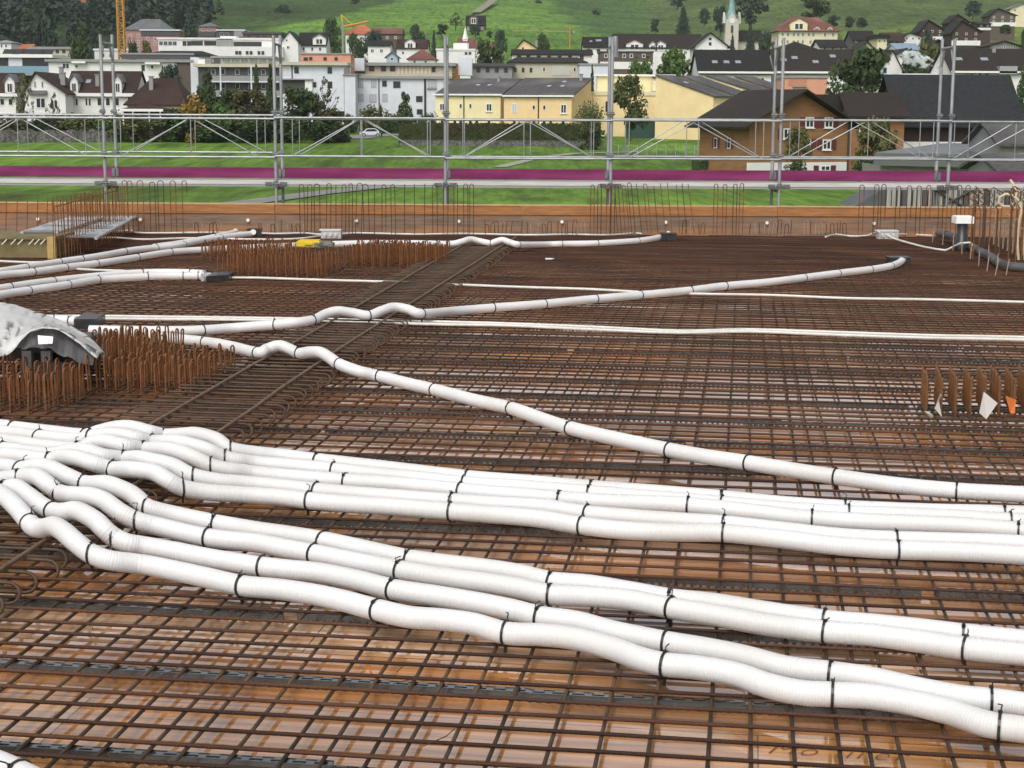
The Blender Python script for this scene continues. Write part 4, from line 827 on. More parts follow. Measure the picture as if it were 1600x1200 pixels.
# ---- flat blocks behind, left
b = Bld('terrace_block', 'modern block with white flat roof, solar panels and a bluish glass balcony', 'apartment block', -60, 80, 85, 90, 150, 330, 12, 'flat', W_dgrey, fr_w, over=.8)
b.blk('glass_balcony', -60, 105, 92, 116, -1.8, .1, M('balcony_glass', (.18, .3, .38), rough=.1, spec=.6)); b.blk('balcony_slab', -60, 116, 92, 119, -1.8, 1.9, W_conc); b.win(38, 92, 74, 105, frame=fr_d); b.blk('side_panel', 16, 92, 37, 105, -.2, .15, W_lgrey); b.win(0, 92, 12, 104, frame=fr_d)
for x in (10, 25, 40, 56, 70): MB().box((b.lx(x), 3, b.lz(82)), (2.2, 1.6, .1), rx=rad(35)).build('solar_panel', fr_d, b.t)
b = Bld('apartment_block', 'long white flat block with a roof terrace behind the first scaffold frame', 'apartment block', 78, 300, 93, 97, 150, 320, 12, 'flat', W_white, W_conc, over=.6)
b.grid((106,), (105,), 11, 9); b.win(120, 103, 125, 108); b.win(222, 103, 227, 112, frame=fr_d); b.win(236, 103, 241, 109); b.blk('awning', 117, 98, 138, 101, -1, 1, fr_w); b.blk('awning', 229, 99, 252, 102, -1, 1, fr_w); b.blk('wood_cladding', 276, 98, 298, 148, -.15, .2, W_dbr); b.blk('terrace_rail', 190, 86, 302, 94, 1, .1, W_dgrey); b.blk('terrace_coping', 186, 84.5, 302, 87, .9, .2, W_conc); b.blk('stair_tower', 298, 91, 311, 148, -.5, 6, W_lgrey)
b = Bld('balcony_block', 'grey apartment block with two storeys of dark balconies behind the conifers', 'apartment block', 311, 440, 100, 105, 165, 316, 12, 'flat', W_dgrey, W_beige, over=.8)
for y in (114, 135): b.grid((335, 350, 372, 392, 412), (y,), 7, 9, frame=fr_g)
for y in (120, 142): b.blk('balcony_front', 330, y, 440, y+8, -1.4, .12, W_conc); b.blk('balcony_slab', 330, y+8, 440, y+10, -1.4, 1.5, W_lgrey)
for x in (348, 395): b.blk('post', x-1, 105, x+1, 160, -1.5, .2, W_lgrey)
for k in range(7): b.blk('terrace_post', 332+k*14, 92, 335+k*14, 100, 1, .3, W_conc)
b.blk('terrace_roof', 330, 90, 430, 93, .8, 3, W_conc); b.blk('roof_box', 311, 95, 322, 102, .5, 3, fr_w)
b = Bld('stepped_block', 'light grey stepped apartment block with a tan flat roof edge, behind the reddish tree', 'apartment block', 440, 538, 97, 102, 190, 305, 12, 'flat', W_lgrey, W_beige, over=.8)
b.win(441, 107, 455, 119, g=M('blind', (.55, .55, .53), rough=.6)); b.grid((465, 516), (112,), 7, 10, frame=fr_d); b.grid((516,), (134,), 7, 10, frame=fr_d); b.blk('loggia', 441, 127, 478, 148, -.04, .2, W_dgrey); b.blk('loggia_column', 478, 126, 489, 158, -.4, .6, fr_w); b.blk('loggia_roof', 440, 125, 490, 127, -.8, 1, W_conc); b.win(490, 130, 495, 138, frame=fr_d); b.pipe(458, 102, 126); b.win(538-10, 174, 538, 182, frame=fr_d)
b.blk('end_wing', 538, 119, 555, 190, 0, 10, W_lgrey); b.blk('end_coping', 536, 117.5, 557, 119.5, -.3, 10.5, W_conc)
b = Bld('penthouse', 'salmon pink penthouse storey on top of the stepped block', 'penthouse', 470, 548, 83, 85, 97, 322, 8, 'flat', W_coral, W_conc, over=.2); b.grid((486, 508, 525), (92,), 5, 5, frame=fr_d); b.win(475, 90, 482, 95, frame=fr_d)
b = Bld('apartment_block', 'pale grey three storey block with shuttered windows behind the round dark bush', 'apartment block', 555, 702, 119, 123, 192, 310, 12, 'flat', W_lgrey, W_conc, over=.5)
bl = M('blind_grey', (.42, .43, .45), rough=.6)
for x, y in ((565, 133), (585, 133), (565, 154), (602, 154)): b.win(x-4, y-6, x+4, y+6, frame=fr_g, g=bl)
b.win(578, 149, 589, 161, frame=fr_g, g=bl); b.win(598, 128, 605, 137, frame=fr_d); b.win(615, 129, 626, 139, frame=fr_d); b.win(650, 151, 660, 160, frame=fr_d); b.win(651, 171, 660, 179, frame=fr_d); b.pipe(593, 123, 180); b.pipe(664, 123, 182, w_=.2)
for x in (670, 675, 680): b.win(x-2, 126, x+2, 138, frame=fr_g, g=bl)
b.blk('balcony_ledge', 667, 138.5, 682, 140.5, -.3, .35, W_conc)
b = Bld('set_back_block', 'beige set back terrace block above the pale grey one, with a dark fascia roof', 'apartment block', 570, 706, 98, 103, 124, 335, 9, 'flat', W_beige, W_conc, over=.8)
for x in (582, 600, 614): b.win(x-4, 104, x+4, 112, frame=fr_d)
for k in range(9): b.blk('pilaster', 622+k*6, 103, 624+k*6, 116, -.2, .3, W_cream)
b.win(674, 105, 680, 113, frame=fr_d); b.blk('terrace_wall', 560, 116, 706, 120, -2, .3, W_beige); b.blk('roof_box', 553, 93, 572, 112, -2.5, 3, W_lgrey)
b = Bld('orange_annex', 'orange box annex behind the middle scaffold standard', 'annex', 688, 717, 99, 101, 120, 338, 6, 'flat', wallm('orange', (.62, .27, .07)), W_conc, over=.2); b.win(703, 107, 711, 114, g=bl); b.blk('white_tower', 716, 92, 737, 118, -.4, 5, W_lgrey)
b = Bld('flat_block', 'flat roofed dark fascia block left of the beige one, beyond the yellow row house', 'apartment block', 735, 800, 99, 104, 124, 345, 9, 'flat', W_conc, W_dgrey, over=.6); b.grid((748, 762, 776, 790), (110,), 6, 7, frame=fr_d)
# ---- yellow row houses
def yellow(label, xL, xR, yT, yE, yB, d, dep, wm, yaw, cat='row house'): return Bld('row_house', label, cat, xL, xR, yT, yE, yB, d, dep, 'mono', wm, R_grey, yaw, .45)
b = yellow('pale yellow row house with two skylights, behind the hedge', 680, 782, 123, 150, 216, 285, 13, W_yel, -16)
for x in (691,): b.win(x-4, 163, x+4, 174)
b.grid((720, 735), (167,), 4, 7); b.grid((764,), (169,), 9, 12, sill=True); b.pipe(725, 150, 200); b.grid((691, 711, 720, 735, 745, 764), (192,), 6, 8); b.skyl(728, .55); b.skyl(746, .55); b.chim(752, .8, 1.0, .5); b.blk('eave_board', 677, 148.5, 785, 151, -.55, .12, fr_w)
b = yellow('apricot row house with three skylights, between the pale yellow house and the willow bush', 787, 892, 122, 152, 216, 278, 13, W_ora, -17)
b.win(800, 163, 808, 177, g=bl); b.grid((834, 850), (169,), 4.5, 7); b.win(875, 164, 884, 178, sill=True); b.pipe(841, 152, 200); b.grid((804, 834, 850, 860, 879), (193,), 6, 8); b.skyl(841, .5); b.skyl(862, .5); b.skyl(857, .75); b.chim(880, .85, 1.2, .5); b.blk('eave_board', 786, 150.5, 896, 153, -.55, .12, fr_w)
b = Bld('terrace_house', 'yellow terraced house with roof terrace parapets behind the cypress', 'row house', 926, 1056, 143, 146, 214, 290, 9, 'flat', W_yo, W_cream, over=.1)
b.blk('terrace_back', 935, 120, 1056, 146, 5, 3, W_yel); b.blk('terrace_coping', 930, 118, 1057, 121, 4.5, 4, fr_w); b.blk('round_bay', 1019, 128, 1042, 144, 2, 3, W_cream); b.blk('parapet', 928, 145, 1052, 151, -.15, .3, W_cream); b.win(1042, 170, 1047, 173, frame=fr_d); b.win(1051, 170, 1056, 173, frame=fr_d); b.win(946, 160, 949, 176, frame=fr_d); b.win(1043, 193, 1047, 198, frame=fr_d); b.win(1050, 193, 1055, 198, frame=fr_d); b.pipe(1049, 160, 210, w_=.12); b.blk('recess', 1020, 121, 1054, 124, 4.6, .2, W_dgrey)
def gableside(label, xL, xR, yT, yR, yB, d, dep, wm, rm):
    """unit whose single slope falls to the right: left part wall, roof plane to the right"""
    c = D(xL, yB, d); k = d/F; t = thing('row_house', label, 'row house', c); w_ = (xR-xL)*k; hL = (yB-yT)*k; hR = (yB-yR)*k
    MB().prism([(0, -2), (w_, -2), (w_, hR), (0, hL)], 0, dep).build('wall', wm, t)
    o = .3; sl_ = (hL-hR)/w_; R = MB(); R.prism([(-.1, hL+.12), (w_+o, hR-sl_*o+.12), (w_+o, hR-sl_*o+.38), (-.1, hL+.38)], .0, dep+.2); R.build('roof', rm, t)
    MB().prism([(-.15, hL-.1), (w_+o, hR-sl_*o-.1), (w_+o, hR-sl_*o+.46), (-.15, hL+.46)], -.25, -.02).build('verge_board', W_cream, t); return t, k, hL, hR, w_
def slope_house(label, xa, xb, yt, ye, yb, d, yaw, dep, wm):
    return Bld('row_house', label, 'row house', xa, xb, yt, ye, yb, d, dep, 'mono', wm, R_grey, yaw, .4)
b = slope_house('warm yellow end row house with a broad blank gable wall and grey sloping roof', 1111, 1143, 119, 152, 216, 272, 50, 11.5, W_yo); b.skyl(1124, .6)
b.grid((1118, 1130), (172,), 5, 14)
b = slope_house('warm yellow row house with two arched windows, second from the blank gable', 1147, 1180, 120, 152, 216, 284, 50, 11.5, W_yo); b.pipe(1146, 152, 210)
b = slope_house('cream gabled row house partly hidden by the brown chalet roof', 1188, 1224, 119, 149, 216, 296, 50, 12.5, W_yel)
b = slope_house('last grey roofed row house behind the brown chalet ridge', 1228, 1264, 121, 150, 216, 308, 50, 12, W_yel)
b = Bld('coral_house', 'coral house with a cut out roof terrace behind the brown chalet', 'house', 1224, 1290, 119, 122, 200, 300, 10, 'flat', W_coral, W_conc, over=.2); b.blk('recess_shade_panel', 1230, 122, 1258, 136, -.05, .2, wallm('coralshade', (.5, .22, .13))); b.blk('terrace_parapet', 1236, 135, 1258, 138, -.3, .3, W_conc)  # terrace recess is a flat panel, its shade put into the darker coral
# ---- brown chalet and barn
b = Bld('chalet', 'brown wooden chalet with dark red shutters and a white basement, behind the right scaffold', 'chalet', 1164, 1330, 144, 193, 275, 178, 11, 'gy', W_chal, R_darkb, yaw=22, over=1.3, ridge=.5)
for x, y in ((1263, 193), (1295, 193), (1227, 210), (1293, 227), (1259, 226)):
    b.win(x-7, y-8, x+7, y+8, sill=True)
    for q in (-12, 12): b.blk('shutter', x+q-4, y-8, x+q+4, y+8, -.07, .07, shut)
b.blk('basement', 1164, 254, 1330, 275, -.05, .3, W_white); b.win(1284, 259, 1300, 268)
for q in (1276, 1305): b.blk('shutter', q-4, 259, q+4, 269, -.14, .07, shut)
b.pipe(1329, 190, 272, fr_d)
for px, y in ((1145, 225), (1160, 230)): pass
for y in (4.2, 7.2):
    z = b.lz(226); x = -b.w/2; mb = MB(); mb.box((x-.03, y, z), (.1, .75, 1.15), mi=0).box((x-.07, y, z), (.06, .55, .95), mi=1); mb.build('window', [fr_w, glass], b.t)
    for q in (-.62, .62): MB().box((x-.04, y+q, z), (.06, .4, 1.15)).build('shutter', shut, b.t)
b = Bld('chalet_wing', 'brown chalet wing with a long dark ridge roof right of the gable', 'chalet', 1326, 1410, 148, 180, 265, 190, 10, 'gx', W_chal, R_darkb, over=.9)
b.win(1340, 195, 1352, 208); b.blk('ridge_extension', 1282, 150, 1326, 181, 4.2, .5, R_darkb)
b = Bld('barn', 'large barn with a dark slate roof, dark plank wall and white base', 'barn', 1405, 1590, 119, 189, 235, 200, 14, 'gx', W_barn, R_bl, over=1.2); b.blk('base_wall', 1405, 222, 1590, 240, -.06, .3, W_white); b.blk('gutter', 1395, 187, 1590, 189.5, -1.4, .12, fr_d)
# grey canopy building
t = thing('canopy_building', 'grey metal canopy building with timber slats under its eaves, before the barn', 'building', D(1370, 275, 150)); k = 150/F
q = lambda px, py, d: D(px, py, d)-Vector(t.location)
a, b_, c, e = q(1368, 238, 150), q(1640, 244, 150), q(1640, 222, 176), q(1470, 224, 176); up_ = Vector((0, 0, .12))
MB().add([a, b_, c, e, a-up_, b_-up_, c-up_, e-up_], [(0, 1, 2, 3), (7, 6, 5, 4), (0, 4, 5, 1), (3, 7, 4, 0), (2, 6, 7, 3), (1, 5, 6, 2)]).build('roof', M('metal_roof', (.17, .18, .19), (.13, .14, .15), .8, .4, .4), t)
a, b_ = q(1368, 239.5, 150), q(1640, 246, 150); MB().add([a, b_, b_+Vector((0, .3, -1.1)), a+Vector((0, .3, -1.1)), a+Vector((0, .6, 0)), b_+Vector((0, .6, 0)), b_+Vector((0, .8, -1.1)), a+Vector((0, .8, -1.1))], [(0, 3, 2, 1), (4, 5, 6, 7), (0, 4, 7, 3), (3, 7, 6, 2)]).build('fascia', M('fascia_grey', (.16, .165, .17), rough=.5), t)
a, b_ = q(1376, 258, 151.5), q(1640, 266, 151.5); MB().add([a, b_, b_-Vector((0, -.5, 9)), a-Vector((0, -.5, 9)), a+Vector((0, 8, 0)), b_+Vector((0, 8, 0)), b_+Vector((0, 8, -9)), a+Vector((0, 8, -9))], [(0, 3, 2, 1), (0, 4, 7, 3)]).build('slat_wall', M('slat_grey', (.30, .29, .27), (.2, .19, .17), 1.2, .7, stretch=(1, 1, 9)), t)
b = Bld('tiled_shed', 'low shed with a corrugated grey tile roof at the right picture edge', 'shed', 1560, 1660, 196, 226, 275, 146, 10, 'gx', W_conc, R_grey, over=.8); b.win(1590, 240, 1600, 250)
b = Bld('tiled_shed', 'lowest grey tiled shed roof under the canopy at the right picture edge', 'shed', 1562, 1660, 250, 270, 300, 110, 8, 'gx', W_conc, R_grey, over=.8); b.win(1590, 280, 1600, 290)
# slatted shed below the planks
t = thing('slatted_shed', 'grey shed of upright boards with dark braces seen under the scaffold plank', 'shed', D(1330, 335, 62)); k = 62/F; mb = MB()
for i in range(34):
    x = i*8*k; mb.box((x+1.2, 0, .2), (6.4*k*(1 if i % 3 else .7), .06, 1.7), mi=0 if i % 4 else 1)
mb.build('board_wall', [M('shed_board', (.34, .33, .30), (.24, .23, .21), 2, .8, stretch=(4, 1, .5)), W_dgrey], t)
MB().prism([(.1, .25), (6.9, .25), (6.9, 1.0), (1.3, 1.0)], .2, 3).build('roof', M('shed_roof', (.07, .075, .08), (.1, .105, .11), 1.5, .7), t)
for x0, x1 in ((3.0, 4.6), (4.6, 3.0)): MB().tube([(x0, -.1, .1), (x1, -.1, 1.0)], .045, 6).build('brace', fr_d, t)
# ---- middle distance
b = Bld('school', 'pink school building with a dark mansard roof beside the yellow crane', 'school', 196, 258, 27, 46, 85, 640, 24, 'hip', W_pink, R_lead, ridge=.45); b.grid((205, 217, 229, 241), (57, 66, 74), 4, 4.5)
b = Bld('school_wing', 'flat pink school wing with a dark window band right of the mansard roof', 'school', 222, 281, 46, 48, 85, 625, 12, 'flat', W_pink, W_lgrey, over=.6); b.blk('window_band', 222, 48, 281, 57, -.3, .4, W_dgrey); b.grid((232, 243, 254, 264, 275), (62, 69), 4, 4.5)
b = Bld('pink_villa', 'pink villa with a shallow dark roof right of the tall conifer', 'house', 311, 338, 34, 41, 62, 620, 12, 'hip', W_pink, R_lead); b.grid((318, 327), (47,), 3, 5); b.blk('balcony', 313, 50, 338, 58, -2, 2, W_dgrey)
b = Bld('flat_block', 'dark banded flat building with a grey end behind the white office block', 'office block', 340, 382, 46, 48, 66, 600, 12, 'flat', W_dgrey, W_lgrey, over=.4); b.blk('end_panel', 366, 48, 382, 58, -.3, .4, W_conc); b.grid((347, 355), (54,), 6, 5, frame=fr_g)
b = Bld('brown_block', 'low dark brown flat building left of the white gabled houses', 'office block', 380, 440, 50, 53, 66, 590, 10, 'flat', W_dbr, W_dgrey, over=.4); b.grid((390, 402, 414, 426), (58,), 6, 4, frame=fr_d)
b = Bld('office_block', 'long white office block with ribbon windows below the pink school', 'office block', 248, 440, 59, 62, 92, 520, 14, 'flat', W_white, W_white, over=.3)
for x in (254, 261, 268, 275): b.win(x-3, 66, x+3, 72, frame=fr_g)
b.grid((290, 297), (69,), 6, 7, frame=fr_d); b.win(300, 65, 318, 72, frame=fr_d); b.win(320, 65, 339, 72, frame=fr_d); b.win(365, 66, 408, 73, frame=fr_d); b.blk('grey_bay', 340, 62, 364, 73, -.3, .3, W_conc); b.blk('lower_wing', 342, 74, 442, 90, -3, 3, W_white)
for x in (372, 377, 388, 394, 406, 412): MB().box((b.lx(x), -3.1, b.lz(83)), (4*b.k, .2, 5*b.k)).build('window', glass, b.t)
b.blk('roof_dome', 343, 57.5, 368, 60, 2, 5, fr_w)
b = Bld('low_block', 'low flat building with a dark brown roof below the white office block', 'office block', 222, 330, 78, 86, 97, 440, 14, 'hip', W_conc, R_dark, ridge=.6); b.grid((240, 262, 285, 308), (91,), 6, 4, frame=fr_d)
b = Bld('white_pavilion', 'low white flat roofed building at the foot of the yellow crane', 'office block', 148, 206, 76, 79, 98, 470, 10, 'flat', W_white, fr_w, over=.3); b.grid((160, 175, 190), (87,), 7, 5, frame=fr_d)
b = Bld('flat_block', 'beige flat roofed building right of the red roof house, far left', 'apartment block', 46, 110, 73, 77, 98, 460, 11, 'flat', W_beige, W_conc, over=.5); b.grid((60, 70, 80, 90, 100), (81,), 5, 5, frame=fr_d); b.win(87, 87, 101, 91, frame=fr_d)
b = Bld('small_house', 'small house with a bright red tiled roof, far left', 'house', 30, 48, 70, 77, 90, 480, 8, 'gx', W_white, R_orange); b.win(36, 79, 42, 84)
b = Bld('small_house', 'small white tower house at the left picture edge in front of the forest', 'house', -10, 18, 62, 66, 84, 500, 9, 'hip', W_white, W_conc, ridge=.2); b.grid((3, 10), (72,), 3, 5)
b = Bld('gabled_house', 'white gabled house with a long dark roof below the hill meadow', 'house', 440, 466, 50, 66, 84, 520, 14, 'gy', W_white, R_dark); b.win(447, 62, 450, 66); b.win(448, 72, 453, 77)
b = Bld('long_house', 'long house with a dark roof and a rounded white gable, left of the slewing crane', 'house', 466, 510, 51, 71, 84, 528, 12, 'gx', W_white, R_dark); b.grid((475, 488, 500), (77,), 4, 6); b.dormer(499, 20, 55, 72, dep=6)
b = Bld('farmhouse', 'large farmhouse with a bright orange tiled roof behind the slewing crane', 'farmhouse', 540, 585, 37, 53, 66, 620, 18, 'hip', W_white, R_orange, ridge=.2); b.grid((552, 566), (60,), 5, 5)
b = Bld('farmhouse', 'long low barn house with a red brown roof joined to the orange farmhouse', 'farmhouse', 578, 628, 44, 53, 66, 640, 14, 'gx', W_dbr, R_red); b.grid((590, 605, 618), (59,), 4, 4)
b = Bld('hill_chalet', 'dark chalet standing alone on the bright hill meadow', 'chalet', 728, 758, 24, 39, 57, 790, 14, 'gx', W_dbr, R_dark); b.dormer(740, 14, 23, 40, wall=W_dbr, rm=R_dark, dep=7); b.grid((732, 744, 753), (45,), 3, 4); b.blk('white_base', 740, 50, 757, 57, -.4, .5, W_white)
b = Bld('white_house', 'white house with a brown roof and small gables right of the orange farmhouse', 'house', 620, 668, 62, 76, 92, 500, 11, 'gx', W_white, R_brown); b.dormer(641, 16, 62, 78, dep=5); b.grid((630, 655), (83,), 4, 5)
b = Bld('brown_roof_house', 'house under a steep red brown hipped roof in the middle of the town', 'house', 638, 680, 76, 92, 104, 440, 10, 'hip', W_white, R_red, ridge=.1); b.grid((648, 665), (97,), 4, 5)
b = Bld('blue_house', 'small pale blue gabled house between the roofs', 'house', 604, 621, 82, 89, 100, 450, 8, 'gy', wallm('bluish', (.36, .45, .54)), R_lead); b.win(610, 90, 615, 95)
b = Bld('small_house', 'low white house front among the dark trees, left of the brown gabled house', 'house', 575, 610, 64, 72, 92, 520, 9, 'gx', W_white, R_dark); b.grid((582, 596), (80,), 5, 6)
b = Bld('chapel', 'small white chapel with a pointed white spire below the hill meadow', 'chapel', 716, 740, 60, 66, 84, 560, 10, 'gx', W_white, R_red); mb = MB(); p = Vector((b.lx(727), 1, b.lz(64))); mb.box(p+Vector((0, 0, -1)), (1.6, 1.6, 3)); mb.tube([p+Vector((0, 0, .4)), p+Vector((0, 0, 4.5))], [1.1, .05], 8); mb.build('spire', W_white, b.t)
b = Bld('flat_block', 'white flat roofed building behind the middle scaffold standard', 'office block', 682, 742, 76, 79, 100, 470, 11, 'flat', W_white, W_white, over=.2); b.grid((728, 734), (84,), 4, 4, frame=fr_d); b.blk('upper_box', 708, 68, 730, 77, 2, 6, W_white)
b = Bld('red_roof_house', 'long low house with a dark red roof left of the round tree', 'house', 734, 770, 67, 76, 88, 490, 9, 'gx', W_white, R_red); b.grid((742, 756), (81,), 4, 5)
b = Bld('cream_house', 'cream fronted gabled house with a white verge beyond the beige block', 'house', 805, 842, 63, 78, 92, 460, 12, 'gy', W_ora, R_dark, ridge=.35); b.win(815, 74, 819, 78); b.chim(838, .5)
b = Bld('long_house', 'long white fronted dark roofed house above the beige block', 'house', 800, 925, 78, 86, 96, 430, 10, 'gx', W_white, R_dark); b.grid((812, 826, 842, 858, 874, 890, 908), (90,), 6, 6, frame=fr_d)
b = Bld('beige_block', 'long beige low block with a flat dark brown roof before the long house', 'apartment block', 795, 915, 88, 97, 122, 350, 11, 'hip', W_beige, R_darkb, ridge=.8); b.grid((806, 818, 830), (110,), 4, 7, frame=fr_d); b.blk('garage_door', 862, 103, 890, 118, -.1, .15, wallm('door', (.5, .48, .43))); b.grid((850, 897), (109,), 4, 7)
b = Bld('grey_house', 'light grey house wall between the dark cypress and the fourth scaffold standard', 'house', 905, 955, 99, 102, 140, 335, 10, 'flat', W_lgrey, W_conc, over=.2); b.win(936, 126, 941, 132, frame=fr_d)
b = Bld('mansard_block', 'long block with a brown clad upper storey and small square windows', 'apartment block', 938, 1020, 80, 82, 108, 400, 12, 'flat', W_dbr, W_dgrey, over=.2); b.grid((947, 975, 986, 1005), (88,), 5, 6); b.blk('lower_wall', 938, 97, 1020, 108, -.1, .2, W_white)
b = Bld('long_roof_house', 'long dark roofed house with skylights left of the white gabled attics', 'house', 912, 960, 58, 74, 86, 480, 11, 'gx', W_white, R_dark); b.skyl(924, .5); b.skyl(936, .6, 1.8, 1.4); b.grid((920, 935, 950), (80,), 5, 6, frame=fr_d)
b = Bld('long_roof_house', 'very long dark brown roof house behind the brown clad block', 'house', 960, 1098, 53, 75, 88, 500, 14, 'gx', W_white, R_darkb); b.dormer(992, 26, 64, 80, dep=5, rm=R_red); b.dormer(1020, 12, 66, 80, dep=5); b.dormer(1032, 16, 65, 80, dep=5); b.grid((970, 1050, 1070, 1085), (82,), 5, 5)
b = Bld('gabled_house', 'white gabled house with two small dark windows left of the church', 'house', 1086, 1136, 52, 72, 92, 470, 14, 'gy', W_white, R_dark, over=.9, ridge=.46); b.win(1107, 60, 1111, 64, frame=fr_d); b.win(1107, 67, 1111, 72, frame=fr_d); b.grid((1095, 1120), (80,), 5, 6)
b = Bld('big_roof_house', 'white house with a big black roof and three skylights left of the red flagged roof', 'house', 1092, 1204, 78, 114, 150, 345, 16, 'gx', W_white, R_dark, over=.7)
for x in (1119, 1137, 1155): b.skyl(x, .42, 1.3, 1.3)
b.blk('eave_board', 1090, 113, 1206, 116, -.8, .12, fr_w); b.grid((1100, 1130, 1160, 1190), (126,), 6, 8)
b = Bld('big_roof_house', 'white house with a big dark roof and five skylights beyond the coral house', 'house', 1212, 1338, 77, 114, 150, 350, 16, 'gx', W_white, R_darkb, over=.7)
for x, f in ((1246, .6), (1277, .42), (1306, .68), (1228, .5)): b.skyl(x, f, 1.4, 1.3)
b.blk('eave_board', 1210, 113, 1340, 116, -.8, .12, fr_w); b.win(1275, 130, 1283, 136); b.win(1290, 138, 1297, 147, frame=fr_d); b.win(1240, 128, 1247, 136)
b = Bld('gabled_house', 'white gable with pale teal trim right of the big round tree', 'house', 1374, 1408, 80, 110, 150, 335, 16, 'gy', W_white, R_dark, ridge=.52); b.win(1378, 107, 1384, 116, frame=M('teal', (.12, .3, .32), rough=.6)); b.blk('balcony', 1372, 117, 1384, 125, -1, 1, wallm('tealpale', (.4, .55, .55)))
b = Bld('long_roof_house', 'dark roofed house behind the big round tree and the white gable', 'house', 1338, 1400, 78, 104, 130, 352, 12, 'gx', W_white, R_dark); b.grid((1345, 1360), (112,), 5, 7)
b = Bld('big_roof_house', 'white house with a big dark brown roof and two skylights above the barn', 'house', 1486, 1640, 76, 113, 150, 300, 16, 'gx', W_white, R_darkb, over=.7); b.skyl(1505, .5, 1.5, 1.3); b.skyl(1545, .5, 1.5, 1.3); b.chim(1566, .85, 1, .6); b.blk('dormer_box', 1558, 105, 1585, 117, -.8, 3, fr_g); b.grid((1518, 1530, 1540), (118,), 5, 5); b.blk('eave_board', 1484, 112.5, 1640, 115.5, -.8, .12, fr_w)
b = Bld('flat_annex', 'low white flat roof edge between the white gable and the barn ridge', 'annex', 1404, 1462, 115, 118, 150, 310, 8, 'flat', W_white, fr_w, over=.2); b.grid((1415, 1440), (126,), 5, 6)
# villa, church, hill chalets
b = Bld('villa', 'large pale yellow villa with a red hipped roof and a central gable on the slope', 'villa', 1216, 1308, 25, 48, 74, 600, 18, 'hip', W_cream, R_red, ridge=.45, over=1); b.dormer(1247, 26, 31, 50, wall=W_yel, rm=R_red, dep=6, out=.8); b.grid((1223, 1231, 1240, 1247, 1254, 1263, 1270, 1288, 1300), (55,), 4, 6); b.grid((1223, 1231, 1240, 1247, 1254, 1266, 1276, 1289, 1300), (66,), 4, 6); b.dormer(1275, 10, 42, 50, wall=W_cream, rm=R_red, dep=3); b.dormer(1295, 8, 42, 50, wall=W_cream, rm=R_red, dep=3)
cp = D(1143, 78, 690); k = 690/F; t = thing('church', 'church tower with a tall pointed green copper spire and clock gables', 'church', cp); copper = M('copper_green', (.22, .38, .38), (.15, .27, .28), .4, .6); hw = 10*k
MB().box((0, hw, 20*k), (2*hw, 2*hw, 52*k)).build('tower', W_stone, t)
for s, (x, y, rz_) in enumerate(((0, -.05, 0), (-hw-.05, hw, rad(90)), (hw+.05, hw, rad(-90)))):
    g = MB(); g.prism([(-hw, 0), (hw, 0), (0, 17*k)], 0, .8); o = g.build('clock_gable', W_stone, t); o.location = (x, y, 40*k); o.rotation_euler.z = rz_
    MB().tube([(0, -.1, 4*k), (0, .02, 4*k)], 4*k, 16).build('clock_face', W_white, o)
    MB().box((0, -.04, -9*k), (3.4*k, .3, 11*k)).build('belfry_opening', fr_d, o)
MB().tube([(0, hw, 46*k), (0, hw, 60*k), (0, hw, 100*k)], [hw*.85, hw*.5, .15], 8, sm=False).build('spire', copper, t)
for x in (-hw, hw): MB().tube([(x, 0, 44*k), (x, 0, 56*k)], [1*k, .05], 6).build('pinnacle', copper, t)
MB().tube([(0, hw, 100*k), (0, hw, 106*k)], .12, 6).build('finial', fr_d, t)
MB().prism([(hw, -3*k), (50*k, -3*k), (50*k, 14*k), (hw, 14*k)], 5, 20).build('nave_wall', W_stone, t); MB().prism([(hw, 14*k), (50*k, 14*k), (46*k, 30*k), (hw, 30*k)], 4, 12).build('nave_roof', R_darkb, t)
def chalet(label, xL, xR, yT, yE, yB, d, base=True, wall=W_dk, roof='gy', rm=R_dark, ridge=None, rows=2, cols=3):
    b = Bld('hill_chalet', label, 'chalet', xL, xR, yT, yE, yB, d, 13, roof, wall, rm, ridge=ridge, over=.9); n = (xR-xL)/cols
    for r in range(rows): b.grid([xL+n*(.5+i) for i in range(cols)], (yE+(yB-yE)*(.22+.4*r),), 3.2, 3.6)
    if base: b.blk('white_base', xL, yB-(yB-yE)*.3, xR, yB+1, -.25, .4, W_white)
    return b
chalet('dark chalet left of the tall white based one on the right slope', 1438, 1474, 32, 46, 62, 640, ridge=.3, rm=R_bl)
chalet('tall dark chalet with a long white basement wall on the right slope', 1487, 1531, 33, 49, 70, 600, ridge=.3)
chalet('dark chalet top showing behind the white based one on the right slope', 1484, 1512, 23, 34, 50, 690, base=False, ridge=.4, rows=1)
chalet('brown chalet with rows of white windows near the top right corner', 1546, 1586, 14, 24, 40, 760, wall=W_dbr, ridge=.3)
chalet('cream chalet at the top right corner of the hillside', 1578, 1640, 6, 14, 26, 840, wall=W_cream, base=False, rm=R_lead, rows=1, cols=4, ridge=.3)
chalet('small dark hut with a pale car shed left of the top right chalets', 1528, 1548, 34, 38, 46, 720, wall=W_dk, base=True, rows=1, cols=2, roof='gx')
chalet('low grey roofed cottage above the big brown roof on the right', 1546, 1592, 65, 72, 80, 470, wall=W_conc, base=False, rows=1, cols=3, rm=R_brown)
chalet('small dark gabled hut just left of the last scaffold frame', 1452, 1478, 63, 72, 82, 480, base=False, rows=1, cols=2)
chalet('white cottage with arched windows left of the dark chalets', 1412, 1440, 52, 58, 70, 600, wall=W_white, base=False, rows=1, cols=3, ridge=.3)
chalet('brown roofed cottage with roof windows left of the white cottage', 1382, 1412, 51, 64, 72, 590, wall=W_dbr, base=False, rows=1, cols=3, roof='gx', rm=R_brown)
